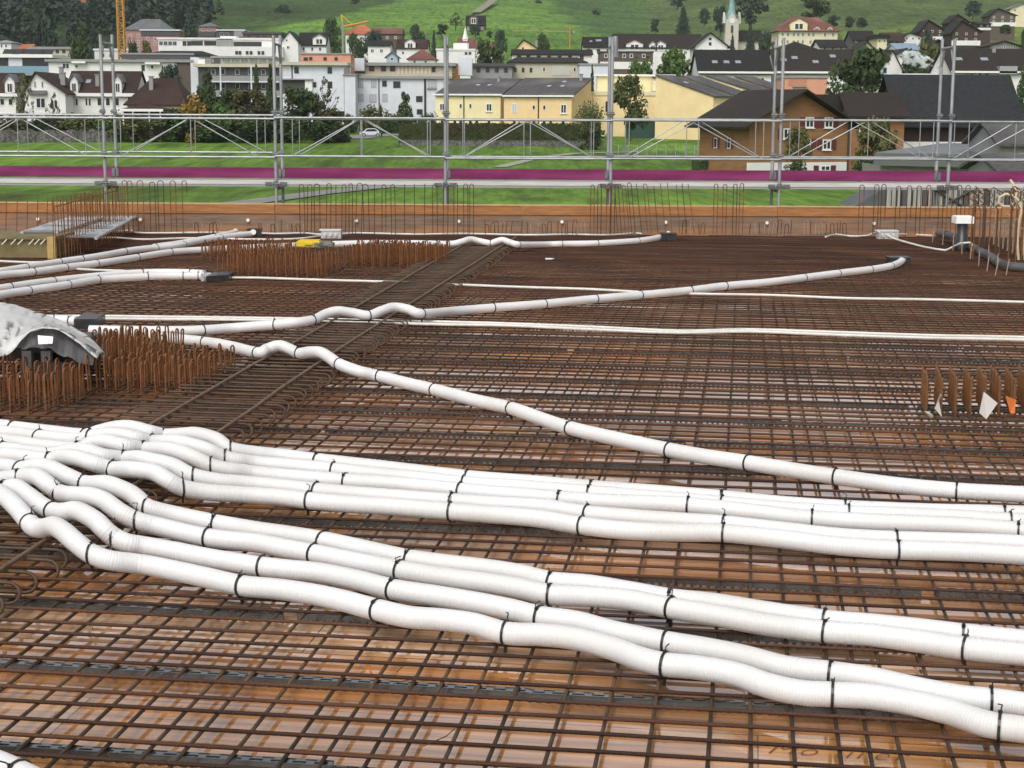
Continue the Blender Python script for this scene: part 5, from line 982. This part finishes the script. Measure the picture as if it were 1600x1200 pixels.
chalet('dark roofed house behind the small cream gable', 1332, 1366, 48, 62, 76, 580, wall=W_dgrey, base=False, rows=1, cols=3, roof='gx')
chalet('small cream gabled house right of the villa', 1342, 1366, 66, 78, 84, 450, wall=W_cream, base=False, rows=1, cols=2, roof='gy', rm=R_darkb)
chalet('cream narrow house side between two dark roofs right of the villa', 1370, 1385, 54, 60, 82, 540, wall=W_cream, base=False, rows=1, cols=2, roof='flat')
chalet('dark roofed house just below the villa', 1225, 1270, 63, 76, 84, 430, wall=W_white, base=False, rows=1, cols=3, roof='hip')
chalet('dark house with a white gable piece at the right end of the villa', 1282, 1320, 62, 74, 84, 440, wall=W_white, base=False, rows=1, cols=3, roof='gx')
chalet('small pale blue roofed house right of the teal trimmed gable', 1402, 1436, 68, 78, 92, 420, wall=W_white, base=False, rows=1, cols=3, roof='gx', rm=M('roof_blue', (.2, .27, .36), rough=.5))
chalet('house with a white gable below the pale blue roof', 1400, 1430, 77, 86, 100, 400, wall=W_white, base=False, rows=1, cols=2, rm=R_darkb)
# ================================================================== cranes, car, fences
crm = M('crane_yellow', (.50, .26, .04), (.42, .2, .03), 2, .55)
p = D(191, 95, 455); k = 455/F; t = thing('tower_crane', 'yellow lattice tower crane mast rising before the forest', 'crane', p); hw = 4.6*k; top = 140*k
mb = MB()
for a in (-1, 1):
    for e in (-1, 1): mb.box((a*hw, e*hw, top/2), (.28, .28, top))
n = 16; hh = top/n
for i in range(n):
    for a, e, f, g in ((-1, -1, 1, -1), (1, -1, 1, 1), (1, 1, -1, 1), (-1, 1, -1, -1)):
        z0, z1 = i*hh, (i+1)*hh; s = i % 2; mb.tube([(a*hw, e*hw, z0 if s else z1), (f*hw, g*hw, z1 if s else z0)], .11, 4); mb.tube([(a*hw, e*hw, z0), (f*hw, g*hw, z0)], .1, 4)
mb.build('lattice_mast', crm, t)
MB().box((-3, 0, top+1.2), (46, 1.4, 1.4)).build('jib', crm, t); MB().box((-1.4, -1.4, top+.2), (1.6, 1.6, 2.2)).build('cab', W_white, t)
hx = (135-191)*k
MB().tube([(hx, 0, top+.6), (hx, 0, 93*k)], .06, 4).build('hoist_rope', fr_d, t); MB().box((hx, 0, 91*k), (1.3, .5, 1.5)).build('hook_block', M('hook_red', (.3, .1, .06), rough=.5), t)
p = D(536, 100, 430); k = 430/F; t = thing('slewing_crane', 'small slewing crane with a grey mast and folded yellow jib', 'crane', p)
MB().box((0, 0, 32*k), (2.6*k, 2.6*k, 64*k)).build('mast', W_conc, t); yl = M('crane_bright', (.6, .42, .02), rough=.5)
MB().tube([(-2*k, 0, 74*k), (1*k, 0, 55*k)], .22, 6).build('king_post', yl, t)
MB().tube([(1*k, 0, 56*k), (40*k, 0, 64*k)], .28, 6).build('jib', M('jib_orange', (.62, .2, .03), rough=.5), t); MB().tube([(-2*k, 0, 74*k), (14*k, 0, 60*k)], .12, 6).build('stay', yl, t)
MB().box((0, 0, -6*k), (5*k, 4*k, 14*k)).build('ballast_base', W_conc, t)
p = D(890, 84, 480); k = 480/F; t = thing('distant_crane', 'tiny yellow crane with a long level jib against the hill meadow', 'crane', p)
mb = MB().box((0, 0, 12*k), (1.2*k, 1.2*k, 50*k)); mb.build('mast', crm, t); MB().box((-40*k, 0, 34*k), (96*k, .22, .22)).build('jib', M('crane_faded', (.3, .24, .08), rough=.7), t); MB().tube([(0, 0, 36*k), (0, 0, 44*k)], .2, 5).build('top_post', crm, t); MB().box((6*k, 0, 33*k), (3*k, .8, 1)).build('counterweight', W_conc, t)
def bevel_box(name, d_, mat, parent, loc, wdt=.1):
    o = MB().box((0, 0, 0), d_).build(name, mat, parent, loc); m = o.modifiers.new('bevel', 'BEVEL'); m.width = wdt; m.segments = 3; return o
p = T(579, 214); t = thing('parked_car', 'white car parked on the drive beside the clipped hedge', 'car', p, rad(8)); cw = M('car_white', (.62, .66, .70), rough=.25, coat=.6)
mb = MB(); prof = [(-1.85, .3), (-1.85, .75), (-1.2, .88), (-.65, 1.38), (.75, 1.42), (1.45, .95), (1.85, .85), (1.85, .3)]
mb.prism(prof, -.8, .8); o = mb.build('body', cw, t); m_ = o.modifiers.new('bevel', 'BEVEL'); m_.width = .09; m_.segments = 2
for s in (-.81, .81): MB().prism([(-1.05, .9), (-.58, 1.3), (.68, 1.34), (1.2, .95)], s-.01, s+.01).build('side_window', glass, t)
MB().add([Vector(q) for q in ((-1.19, -.65, .92), (-1.19, .65, .92), (-.69, .6, 1.35), (-.69, -.6, 1.35))], [(0, 1, 2, 3)]).build('windscreen', glass, t)
for x in (-1.15, 1.15):
    for y in (-.78, .78):
        o = MB().tube([(x, y-.09, .32), (x, y+.09, .32)], .32, 16).build('wheel', fr_d, t); MB().tube([(x, y-.1, .32), (x, y+.1, .32)], .19, 12).build('rim', fr_g, o)
for y in (-.6, .6): MB().box((-1.86, y, .66), (.06, .3, .14)).build('headlight', skyg, t)
# fences
net = M('net_green', (.04, .09, .05), rough=.8)
def fence(label, a, b_, h, n, mat, net_=None, cat='fence', name='mesh_fence'):
    p, q = T(*a), T(*b_); t = thing(name, label, cat, p); dv = q-p
    for i in range(n+1): c = dv*(i/n); MB().tube([c, c+Vector((0, 0, h))], .05, 5).build('fence_post', mat, t)
    mb = MB()
    for j in range(1, 9):
        z = h*j/8; mb.tube([Vector((0, 0, z)), dv+Vector((0, 0, z))], .008, 3)
    m_ = int(dv.length/.5)
    for i in range(m_): c = dv*(i/m_); mb.tube([c, c+Vector((0, 0, h))], .008, 3)
    mb.build('wire_mesh', net_ or mat, t); return t
fence('tall wire ball fence standing before the blank yellow gable wall', (1012, 216), (1112, 216), 4.2, 8, fr_g)
fence('low wire fence along the near side of the netted lawn', (966, 245), (1115, 246), 1.5, 10, fr_g)
p = T(968, 216); MB_ = MB().box((0, 0, 1.5), (6.5, 2, 3)); o = MB_.box((0, 0, 3.05), (7, 2.4, .12), mi=1).build('green_shelter', [M('shelter_green', (.015, .05, .035), rough=.6), fr_w], loc=p+Vector((4.2, 0, 0))); tag(o, 'dark green shelter with a white roof edge beneath the cypress', 'shelter')
p = T(1037, 216); tag(MB().box((0, 0, 1), (1.5, 1.2, 2)).box((0, 0, 2.03), (1.6, 1.3, .08)).build('waste_container', M('container_dark', (.02, .03, .028), rough=.5), loc=p), 'dark waste container against the yellow wall', 'container')
# stone wall and white tank at the left
stone = M('stone_dark', (.10, .095, .09), (.04, .038, .036), 1.6, .9, bump=.3, c3=(.18, .17, .16), sc3=3)
a, b_ = T(-60, 224), T(292, 222); o = MB(); n = 60; vs = []
for i in range(n+1):
    f = i/n; c = (b_-a)*f; hz = 1.75+.25*math.sin(i*1.7)*math.sin(i*.6)
    vs += [c+Vector((0, 0, -.5)), c+Vector((0, .15*math.sin(i), hz)), c+Vector((0, .7, hz+.1*math.sin(i*2.1))), c+Vector((0, .8, -.5))]
o.add(vs, [(i*4+j, i*4+4+j, i*4+5+j, i*4+1+j) for i in range(n) for j in range(3)]); tag(o.build('garden_wall', stone, loc=a), 'low dark stone wall along the far edge of the meadow', 'wall')
a, b_ = T(625, 229), T(940, 228); c = (b_-a); tag(MB().box(c/2+Vector((0, 0, .3)), (c.length, .4, .9)).box(c/2+Vector((0, 0, .78)), (c.length, .5, .06)).build('kerb_wall', stone, loc=a), 'low concrete wall at the foot of the clipped hedge', 'wall')
p = T(62, 214)+Vector((0, 0, .7)); tag(MB().tube([(-.9, 0, .6), (-.85, 0, .6), (.55, 0, .6), (.6, 0, .6)], [.55, .62, .62, .55], 12).build('water_tank', fr_w, loc=p), 'small white barrel tank by the stone wall', 'tank')
# ================================================================== trees and hedges
def leafm(n, a, b, c): return M('leaf_'+n, a, b, .9, .8, spec=.2, c3=c, sc3=.22, lo=.4, hi=.6)
L_dk = leafm('dark', (.036, .058, .022), (.06, .09, .03), (.028, .045, .02)); L_gr = leafm('green', (.06, .11, .025), (.095, .15, .038), (.042, .08, .022)); L_bl = leafm('bluish', (.034, .054, .038), (.052, .078, .05), (.026, .042, .032)); L_ol = leafm('olive', (.085, .095, .03), (.12, .12, .04), (.05, .065, .022)); L_or = leafm('amber', (.26, .165, .035), (.19, .12, .028), (.12, .10, .03)); L_rd = leafm('russet', (.055, .058, .025), (.085, .072, .032), (.045, .06, .024)); L_hg = leafm('hedge', (.03, .042, .014), (.045, .058, .018), (.045, .038, .016)); L_wl = leafm('willow', (.12, .13, .055), (.085, .1, .04), (.15, .14, .07))
bark = M('bark', (.06, .045, .035), (.09, .07, .055), 3, .9)
def leaves(mb, c, r, n, s, rnd, flat=.0):
    for _ in range(n):
        v = Vector((rnd.gauss(0, 1), rnd.gauss(0, 1), rnd.gauss(0, 1))).normalized()*(rnd.random()**.35)
        p = Vector(c)+Vector((v.x*r[0], v.y*r[1], v.z*r[2])); nn = (v+Vector((rnd.gauss(0, .6), rnd.gauss(0, .6), rnd.gauss(0, .6)+.3))).normalized()
        u = nn.cross(Vector((rnd.gauss(0, 1), rnd.gauss(0, 1), rnd.gauss(0, 1)))).normalized(); w_ = nn.cross(u); a = s*rnd.uniform(.9, 1.8); e = s*rnd.uniform(.8, 1.6)
        mb.add([p-u*a, p+w_*e*.7, p+u*a, p-w_*e*.7], [(0, 1, 2, 3)])
def proto(kind, seed):
    rnd = random.Random(seed); mb = MB(); tr = MB()       # unit tree: height 1, crown width ~1
    if kind == 'round':
        for _ in range(26):
            a = rnd.uniform(0, 6.28); h = rnd.uniform(.22, .92); rr = .38*math.sin(math.pi*min(1, max(.12, (h-.08)/.95)))**.7*rnd.uniform(.3, 1.05); q = rnd.uniform(.10, .19)
            leaves(mb, (rr*math.cos(a), rr*math.sin(a), h), (q, q, q*.8), 74, .030, rnd)
        tr.tube([(0, 0, 0), (.01, 0, .2), (0, .01, .5)], [.035, .028, .012], 6)
        for _ in range(6): a = rnd.uniform(0, 6.28); tr.tube([(0, 0, rnd.uniform(.2, .4)), (.16*math.cos(a), .16*math.sin(a), rnd.uniform(.45, .7))], [.014, .004], 5)
    elif kind == 'cone':
        n = 17
        for i in range(n):
            h = .06+.92*i/n; R = .46*(1-h)**.8+.015; m = max(4, int(16*(1-h))+3)
            for j in range(m):
                a = 6.28*j/m+rnd.uniform(-.3, .3); l = R*rnd.uniform(.65, 1.12)
                leaves(mb, (l*.6*math.cos(a), l*.6*math.sin(a), h-.02), (l*.42+.01, l*.42+.01, .028), 15, .026, rnd)
        tr.tube([(0, 0, 0), (0, 0, .95)], [.03, .004], 6)
    elif kind == 'column':
        for _ in range(26):
            h = rnd.uniform(.06, .95); R = .34*(1-abs(h-.4)*1.25) if h > .4 else .34*(.55+h); a = rnd.uniform(0, 6.28); R = max(.04, R)
            leaves(mb, (R*.6*math.cos(a), R*.6*math.sin(a), h), (R*.55, R*.55, .1), 62, .028, rnd)
        tr.tube([(0, 0, 0), (0, 0, .8)], [.03, .006], 6)
    elif kind == 'bush':
        for _ in range(22):
            a = rnd.uniform(0, 6.28); r = rnd.uniform(0, .42); h = rnd.uniform(.05, .8)*(1-.5*r)
            q = rnd.uniform(.13, .22); leaves(mb, (r*math.cos(a), r*math.sin(a), h), (q, q, q), 60, .034, rnd)
        tr.tube([(0, 0, -.1), (0, 0, .4)], [.03, .01], 5)
    elif kind == 'spray':            # upright thin-stemmed bush
        for _ in range(260):
            a = rnd.uniform(0, 6.28); r = rnd.uniform(.1, .5); l = rnd.uniform(.7, 1.0)*(1-.35*r); b0 = Vector((.05*math.cos(a), .05*math.sin(a), .15)); e = Vector((r*math.cos(a), r*math.sin(a), l))
            for k in range(7):
                f = .35+.65*k/7; leaves(mb, b0+(e-b0)*f, (.02, .02, .03), 1, .022, rnd)
        tr.tube([(0, 0, -.1), (0, 0, .3)], [.04, .02], 6)
        for _ in range(14): a = rnd.uniform(0, 6.28); tr.tube([(0, 0, .1), (.3*math.cos(a), .3*math.sin(a), .75)], [.008, .002], 4)
    elif kind == 'sparse':
        for _ in range(40):
            a = rnd.uniform(0, 6.28); h = rnd.uniform(.25, 1); r = .42*math.sin(3.1*min(.97, h*.95))**.6*rnd.uniform(.2, 1); leaves(mb, (r*math.cos(a), r*math.sin(a), h), (.06, .06, .06), 11, .024, rnd)
        tr.tube([(0, 0, 0), (0, 0, .7)], [.03, .008], 6)
        for _ in range(16): a = rnd.uniform(0, 6.28); z = rnd.uniform(.2, .6); tr.tube([(0, 0, z), (.33*math.cos(a), .33*math.sin(a), z+.3)], [.012, .003], 5)
    return mb, tr
PROT = {}
def tree(kind, label, px, ytop, ybot, wpx, d, mat, name=None, cat='tree', group=None, seed=None):
    key = (kind, (len(PROT)+int(px)) % 3)
    if key not in PROT:
        mb, tr = proto(kind, hash(key[1])+len(kind)*7)
        me = bpy.data.meshes.new('crown'); me.from_pydata([tuple(v) for v in mb.v], [], mb.f); me.materials.append(mat)
        mt = bpy.data.meshes.new('trunk'); mt.from_pydata([tuple(v) for v in tr.v], [], tr.f); mt.materials.append(bark); PROT[key] = (me, mt)
    if kind == 'bush' and d < 270 and px < 560: wpx *= 1.4; ytop -= 7
    p = D(px, ybot, d); h = D(px, ytop, d).z-p.z; k = d/F
    g = gz(p.x, d)
    if p.z > g and ybot > 60: h += p.z-g; p.z = g
    t = thing(name or {'cone': 'conifer', 'bush': 'shrub', 'spray': 'shrub'}.get(kind, 'tree'), label, cat, p, random.uniform(0, 6.28), group)
    for me, nm in zip(PROT[key], ('crown', 'trunk')):
        o = bpy.data.objects.new(nm, me); COL.objects.link(o); o.parent = t; o.scale = (wpx*k*1.12, wpx*k*1.12, h*1.03)
        if nm == 'crown': o.material_slots[0].link = 'OBJECT'; o.material_slots[0].material = mat
    return t
tr = tree
tr('sparse', 'thin larch with drooping tiers before the white gabled house', 38, 122, 205, 38, 245, L_ol)
tr('sparse', 'bare grey shrub before the white gabled house', 84, 150, 205, 30, 247, L_rd)
tr('bush', 'dark round tree between the long white block and the brown roof', 203, 100, 140, 28, 300, L_dk, 'tree')
tr('round', 'bluish green round tree right of the big brown roof', 270, 104, 170, 46, 285, L_bl)
tr('bush', 'amber leaved shrub beside the big brown roof', 305, 148, 198, 40, 246, L_or)
tr('column', 'dark upright tree beside the grey stair tower', 326, 108, 200, 44, 262, L_dk)
tr('bush', 'green shrub just right of the amber one', 343, 158, 205, 36, 248, L_gr)
tr('round', 'broad russet green tree before the balcony block', 392, 142, 208, 72, 252, L_rd)
tr('cone', 'slim dark conifer before the balcony block', 402, 96, 200, 22, 270, L_dk)
tr('cone', 'dark conifer left of the second scaffold frame', 424, 96, 210, 26, 262, L_dk)
tr('round', 'broad dark green tree right of the second scaffold frame', 462, 138, 210, 62, 255, L_dk)
tr('sparse', 'russet open tree before the stepped block', 508, 128, 205, 52, 256, L_rd)
tr('bush', 'dark low shrub mass under the broad dark tree', 445, 176, 216, 60, 246, L_dk)
tr('bush', 'dark low shrub left of the parked car', 505, 180, 216, 56, 246, L_dk)
tr('bush', 'dark low shrub before the balcony block conifers', 385, 180, 218, 64, 246, L_dk)
tr('bush', 'dark low shrub below the amber shrub', 318, 186, 220, 60, 246, L_dk)
tr('bush', 'dark low shrub right of the garden pavilion', 272, 168, 220, 52, 247, L_dk)
tr('bush', 'leafy green shrub before the garden pavilion', 215, 182, 220, 56, 246, L_ol)
tr('bush', 'olive shrub below the dormered row house', 128, 182, 222, 44, 247, L_ol)
tr('bush', 'dark shrub left of the first scaffold frame', 100, 178, 222, 44, 249, L_dk)
tr('bush', 'brownish shrub at the left edge of the stone wall', 14, 186, 226, 56, 247, L_rd)
tr('bush', 'dark shrub behind the white barrel tank', 52, 192, 226, 50, 248, L_dk)
tr('bush', 'olive green shrub between pavilion and first frame', 172, 186, 222, 44, 247, L_gr)
tr('column', 'large dark rounded bush before the pale grey block', 633, 144, 202, 40, 262, L_dk)
tr('bush', 'pale leaved shrub row beside the round dark bush', 578, 160, 200, 46, 302, L_ol)
tr('column', 'tiny dark clipped cone before the pale grey block', 595, 163, 200, 9, 268, L_dk)
tr('bush', 'dark hedge bush before the end of the stepped block', 548, 172, 206, 30, 300, L_dk)
tr('bush', 'reddish low shrub beside the pale yellow house', 672, 170, 206, 30, 262, L_rd)
tr('spray', 'bushy pollarded willow beside the fourth scaffold standard', 921, 148, 232, 46, 230, L_wl)
tr('bush', 'dark leafy base bush under the pollarded willow', 925, 190, 232, 42, 231, L_dk)
tr('round', 'olive green pointed tree before the yellow terraced house', 984, 120, 220, 60, 262, leafm('cypress', (.06, .075, .024), (.09, .10, .034), (.04, .055, .02)))
tr('cone', 'slender dark cypress left of the light grey house wall', 925, 98, 140, 17, 325, L_dk)
tr('round', 'bright green round tree behind the yellow terraces', 1052, 80, 128, 62, 360, L_gr)
tr('round', 'green tree left of the bright green round tree', 1000, 96, 128, 50, 355, L_gr)
tr('round', 'large dark round tree before the big dark roof', 1343, 78, 158, 98, 280, L_dk)
tr('round', 'birch like olive shrub before the chalet gable', 1246, 200, 280, 44, 168, L_ol)
tr('round', 'olive tree between the chalet wing and the canopy building', 1366, 186, 280, 68, 168, L_ol)
tr('bush', 'dark shrub with white blossoms before the chalet basement', 1245, 248, 282, 44, 165, L_dk)
tr('bush', 'dark shrub beside the canopy building corner', 1352, 240, 284, 44, 164, L_dk)
tr('round', 'dark tree behind the steam plume', 1428, 84, 125, 56, 330, L_dk)
tr('round', 'olive tree just left of the last scaffold frame, higher up', 1452, 68, 112, 44, 380, L_ol)
tr('sparse', 'brown leafed shrub before the barn wall', 1538, 196, 240, 26, 190, L_rd)
tr('round', 'dark tree at the right picture edge beside the big brown roof', 1604, 110, 150, 30, 280, L_dk)
tr('round', 'round tree left of the red roof house in mid town', 760, 66, 104, 54, 420, L_dk)
tr('round', 'dark tree beside the tiny crane and cream gable', 850, 56, 90, 30, 470, L_dk)
tr('cone', 'pointed dark conifer beside the cream gabled house', 853, 54, 88, 14, 468, L_dk)
for lb, x, y0, y1, w_, d, m, kd in (('dark tree left of the orange farmhouse', 520, 30, 62, 34, 600, L_dk, 'round'), ('dark tree before the orange farmhouse', 556, 55, 86, 34, 540, L_dk, 'round'), ('dark tree before the red brown barn house', 585, 50, 88, 36, 545, L_bl, 'round'), ('dark round tree right of the red brown barn house', 652, 40, 68, 26, 600, L_bl, 'round'), ('pointed dark conifer left of the chapel', 678, 45, 75, 18, 590, L_bl, 'cone'), ('grey leafed open tree beside the lone hill chalet', 712, 22, 48, 30, 760, L_rd, 'sparse'), ('dark tree below the lone hill chalet', 743, 40, 58, 20, 740, L_bl, 'round'), ('dark tree right of the chapel', 782, 48, 70, 20, 620, L_bl, 'round'), ('bushy dark tree left of the lone hill chalet', 690, 38, 58, 22, 740, L_bl, 'round'), ('small dark tree right of the lone hill chalet', 765, 47, 58, 12, 740, L_dk, 'bush'),
        ('large dark tree on the upper edge of the meadow', 838, -4, 21, 28, 1080, L_bl, 'bush'), ('small dark bush on the slope right of the upper meadow tree', 885, 10, 20, 12, 1060, L_bl, 'bush'), ('second small dark bush on the slope', 930, 14, 28, 14, 1000, L_bl, 'bush'),
        ('tall dark fir left of the church', 1067, 8, 54, 26, 800, L_bl, 'cone'), ('dark tree at the top of the picture above the fir', 1058, -20, 16, 30, 980, L_bl, 'round'), ('dark tree left of the tall fir', 1024, 30, 54, 16, 790, L_bl, 'round'), ('dark tree left of the church spire', 1100, 14, 42, 18, 880, L_bl, 'round'), ('large dark tree right behind the church spire', 1172, -14, 48, 50, 860, L_bl, 'round'), ('dark tree behind the church tower', 1125, 10, 60, 26, 760, L_bl, 'round'), ('dark fir right of the church tower', 1172, 38, 80, 24, 660, L_bl, 'cone'), ('dark tree between church and villa', 1196, 52, 84, 28, 600, L_bl, 'round'), ('dark fir before the church tower', 1144, 52, 84, 15, 640, L_bl, 'cone'),
        ('large dark tree above the villa roof', 1272, -4, 34, 48, 760, L_dk, 'round'), ('row bush right of the villa, nearest it', 1302, 22, 40, 22, 760, L_bl, 'bush'), ('row bush right of the villa, middle one', 1326, 24, 42, 20, 750, L_bl, 'bush'), ('row bush right of the villa, round last one', 1348, 24, 42, 22, 740, L_bl, 'bush'), ('faint dark bush high on the right slope', 1405, 0, 18, 26, 1020, L_bl, 'bush'), ('dark tree high above the right chalets', 1520, 2, 30, 28, 860, L_bl, 'round'), ('small round tree on the bright patch at the right', 1571, 39, 56, 22, 640, L_dk, 'round'), ('dark tree at the right edge of the bright patch', 1603, 46, 72, 26, 600, L_bl, 'round'), ('dark tree below the left dark chalet', 1448, 50, 74, 26, 560, L_bl, 'round'),
        ('dark bush on the upper left field edge', 420, 16, 40, 22, 900, L_bl, 'bush'), ('dark tree on the upper left field edge', 443, 8, 42, 28, 905, L_bl, 'round'), ('small dark bush right on the upper left field edge', 472, 18, 32, 14, 940, L_bl, 'bush'), ('pointed dark tree high on the left field', 452, -4, 16, 12, 1060, L_bl, 'cone'), ('dark tree near the top of the upper left field', 555, -4, 15, 14, 1020, L_bl, 'round'), ('bush row at the upper left field edge', 565, 4, 16, 26, 1030, L_bl, 'bush'), ('dark bush at the left end of the field edge', 490, 18, 30, 10, 930, L_bl, 'bush'),
        ('tall dark conifer between the pink school wing and villa', 297, 8, 66, 44, 600, L_bl, 'cone'), ('large dark conifer before the forest left of the crane', 131, 35, 96, 36, 470, L_dk, 'cone'), ('round tree left of the crane at the forest foot', 68, 30, 84, 44, 520, L_bl, 'round'), ('bushy tree at the foot of the yellow crane', 228, 66, 92, 22, 460, L_ol, 'round'), ('dark tree between the crane and the pink school', 208, 66, 92, 20, 465, L_dk, 'round'), ('dark tree before the beige flat block', 122, 62, 100, 40, 450, L_dk, 'round')):
    tr(kd, lb, x, y0, y1, w_, d, m)
for lb, x, y0, w_, m, kd, d in (('dark leafy tree between amber shrub and russet tree', 362, 140, 44, L_dk, 'round', 256), ('green tree behind the slim conifers', 418, 150, 50, L_gr, 'round', 266), ('dark tree just left of the russet open tree', 485, 146, 46, L_dk, 'round', 258), ('dark shrub under the russet open tree', 524, 168, 46, L_rd, 'bush', 252), ('low dark shrub left of the big amber shrub', 288, 176, 40, L_dk, 'bush', 250), ('dark shrub beneath the stair tower', 326, 172, 46, L_dk, 'bush', 250), ('dark olive shrub left of the garden pavilion', 186, 180, 34, L_ol, 'bush', 250), ('dark shrub before the white gabled house', 66, 184, 46, L_dk, 'bush', 251), ('dark shrub between pavilion and amber shrub', 250, 178, 40, L_dk, 'bush', 249), ('shrub with olive leaves under the dormered row house', 150, 184, 40, L_gr, 'bush', 251), ('dark shrub at the end of the pale grey block', 614, 172, 30, L_dk, 'bush', 300), ('dark shrub under the round dark bush', 650, 180, 36, L_dk, 'bush', 262), ('round dark crown behind the amber shrub', 318, 138, 34, L_dk, 'round', 262)):
    tr(kd, lb, x, y0, 214, w_, d, m)
# clipped hedges
def hedge(label, a, b_, ytop, wd, mat):
    p, q = T(*a), T(*b_); h = D(a[0], ytop, p.y).z-p.z; dv = q-p; rnd = random.Random(int(a[0])); mb = MB(); Ln = dv.length
    mb.box(dv/2+Vector((0, wd/2, h/2)), (Ln-.2, wd-.3, h-.2), math.atan2(dv.y, dv.x))
    n = int(Ln*60)
    for _ in range(n):
        f = rnd.random(); top = rnd.random() < .3; c = dv*f+Vector((0, rnd.uniform(0, wd) if top else rnd.uniform(-.08, .1), h+rnd.uniform(-.08, .07) if top else rnd.uniform(0, h)))
        u_ = Vector((rnd.gauss(0, 1), rnd.gauss(0, .5), rnd.gauss(0, 1))).normalized(); v = u_.cross(Vector((rnd.gauss(0, .3), -1, rnd.gauss(0, .3)))).normalized(); s = rnd.uniform(.08, .2)
        mb.add([c-u_*s, c+v*s*.7, c+u_*s, c-v*s*.7], [(0, 1, 2, 3)])
    return tag(mb.build('hedge', mat, loc=p), label, 'hedge')
hedge('long clipped hedge before the yellow row houses', (622, 226), (938, 226), 193, 2.2, L_hg)
hedge('clipped dark hedge beside the brown chalet', (1082, 276), (1166, 276), 250, 1.6, L_dk)
hedge('dark overgrown hedge behind the stone wall', (40, 221), (290, 220), 200, 1.6, L_dk)
hedge('dark overgrown hedge left of the parked car', (300, 219), (545, 218), 196, 2, L_dk)
hedge('dark hedge behind the parked car', (560, 208), (640, 208), 188, 1.6, L_dk)
# forest on the left hillside
rnd = random.Random(11); mb = MB()
for i in range(900):
    px = rnd.uniform(-420, 352); f = rnd.random(); py = interp(f, ((0, 92), (1, -70)))
    lim = interp(px, ((-420, 95), (150, 92), (250, 70), (330, 52), (352, 30))); 
    if py > lim: continue
    p = T(px, max(py, -60)); h = rnd.uniform(13, 22); r = rnd.uniform(3.2, 5.5); con = rnd.random() < .5; o = len(mb.v)
    if con:
        for j in range(7):
            zz = h*(.12+.8*j/7); q = r*(1-j/7.5)*.9; leaves(mb, p+Vector((0, 0, zz)), (q, q, h*.08), 16, r*.24, rnd)
    else:
        for j in range(7):
            a = rnd.uniform(0, 6.28); q = rnd.uniform(.35, .55)*r; leaves(mb, p+Vector((.55*r*math.cos(a), .55*r*math.sin(a), h*rnd.uniform(.3, .85))), (q, q, q*1.1), 18, r*.24, rnd)
o = mb.build('forest', leafm('forest', (.028, .043, .034), (.045, .066, .046), (.038, .052, .028))); o['kind'] = 'stuff'; o['label'] = 'dense dark forest covering the left hillside'
# steam
sm = bpy.data.materials.new('steam'); sm.use_nodes = True; t_ = sm.node_tree; t_.nodes.clear(); pv = t_.nodes.new('ShaderNodeVolumePrincipled'); ou = t_.nodes.new('ShaderNodeOutputMaterial'); nz = t_.nodes.new('ShaderNodeTexNoise'); nz.inputs['Scale'].default_value = .8; nz.inputs['Detail'].default_value = 4; tc = t_.nodes.new('ShaderNodeTexCoord'); mr = t_.nodes.new('ShaderNodeMapRange'); mr.inputs[1].default_value = .53; mr.inputs[2].default_value = .75; mr.inputs[4].default_value = 14.0
t_.links.new(tc.outputs['Object'], nz.inputs['Vector']); t_.links.new(nz.outputs['Fac'], mr.inputs[0]); t_.links.new(mr.outputs[0], pv.inputs['Density']); pv.inputs['Color'].default_value = (.95, .97, .98, 1); pv.inputs['Anisotropy'].default_value = .2; t_.links.new(pv.outputs[0], ou.inputs['Volume'])
a, b_ = D(1468, 105, 296), D(1414, 86, 296); mb = MB(); mb.tube([a, a+(b_-a)*.3, a+(b_-a)*.7, b_, b_+(b_-a)*.08], [.3, 1.0, 1.5, 1.4, .2], 12); o = mb.build('steam', sm); o['kind'] = 'stuff'; o['label'] = 'white steam plume drifting above the barn roof'
# ================================================================== small site litter on the mat
for i in range(16):
    px, py = random.uniform(60, 1560), random.choice((random.uniform(540, 640), random.uniform(900, 1180))); p = G(px, py, .004); a = random.uniform(0, 3.14); l = random.uniform(.05, .16)
    tag(MB().tube([(0, 0, 0), (l*.5*math.cos(a), l*.5*math.sin(a), .012), (l*math.cos(a+.4), l*math.sin(a+.4), .002)], .0016, 5).build('wire_offcut', rust_dk, loc=p), 'thin bent tie wire offcut lying on the steel mat', 'wire offcut', 'tie wire offcuts on the mat')
# ---- thin valley haze
hz = bpy.data.materials.new('haze_air'); hz.use_nodes = True; t_ = hz.node_tree; t_.nodes.clear(); pv = t_.nodes.new('ShaderNodeVolumePrincipled'); ou = t_.nodes.new('ShaderNodeOutputMaterial')
pv.inputs['Color'].default_value = (.86, .91, .97, 1); pv.inputs['Density'].default_value = .00008; pv.inputs['Anisotropy'].default_value = .3; t_.links.new(pv.outputs[0], ou.inputs['Volume'])
o = MB().box((0, 1170, 170), (5400, 2600, 368)).build('haze', hz); o['kind'] = 'stuff'
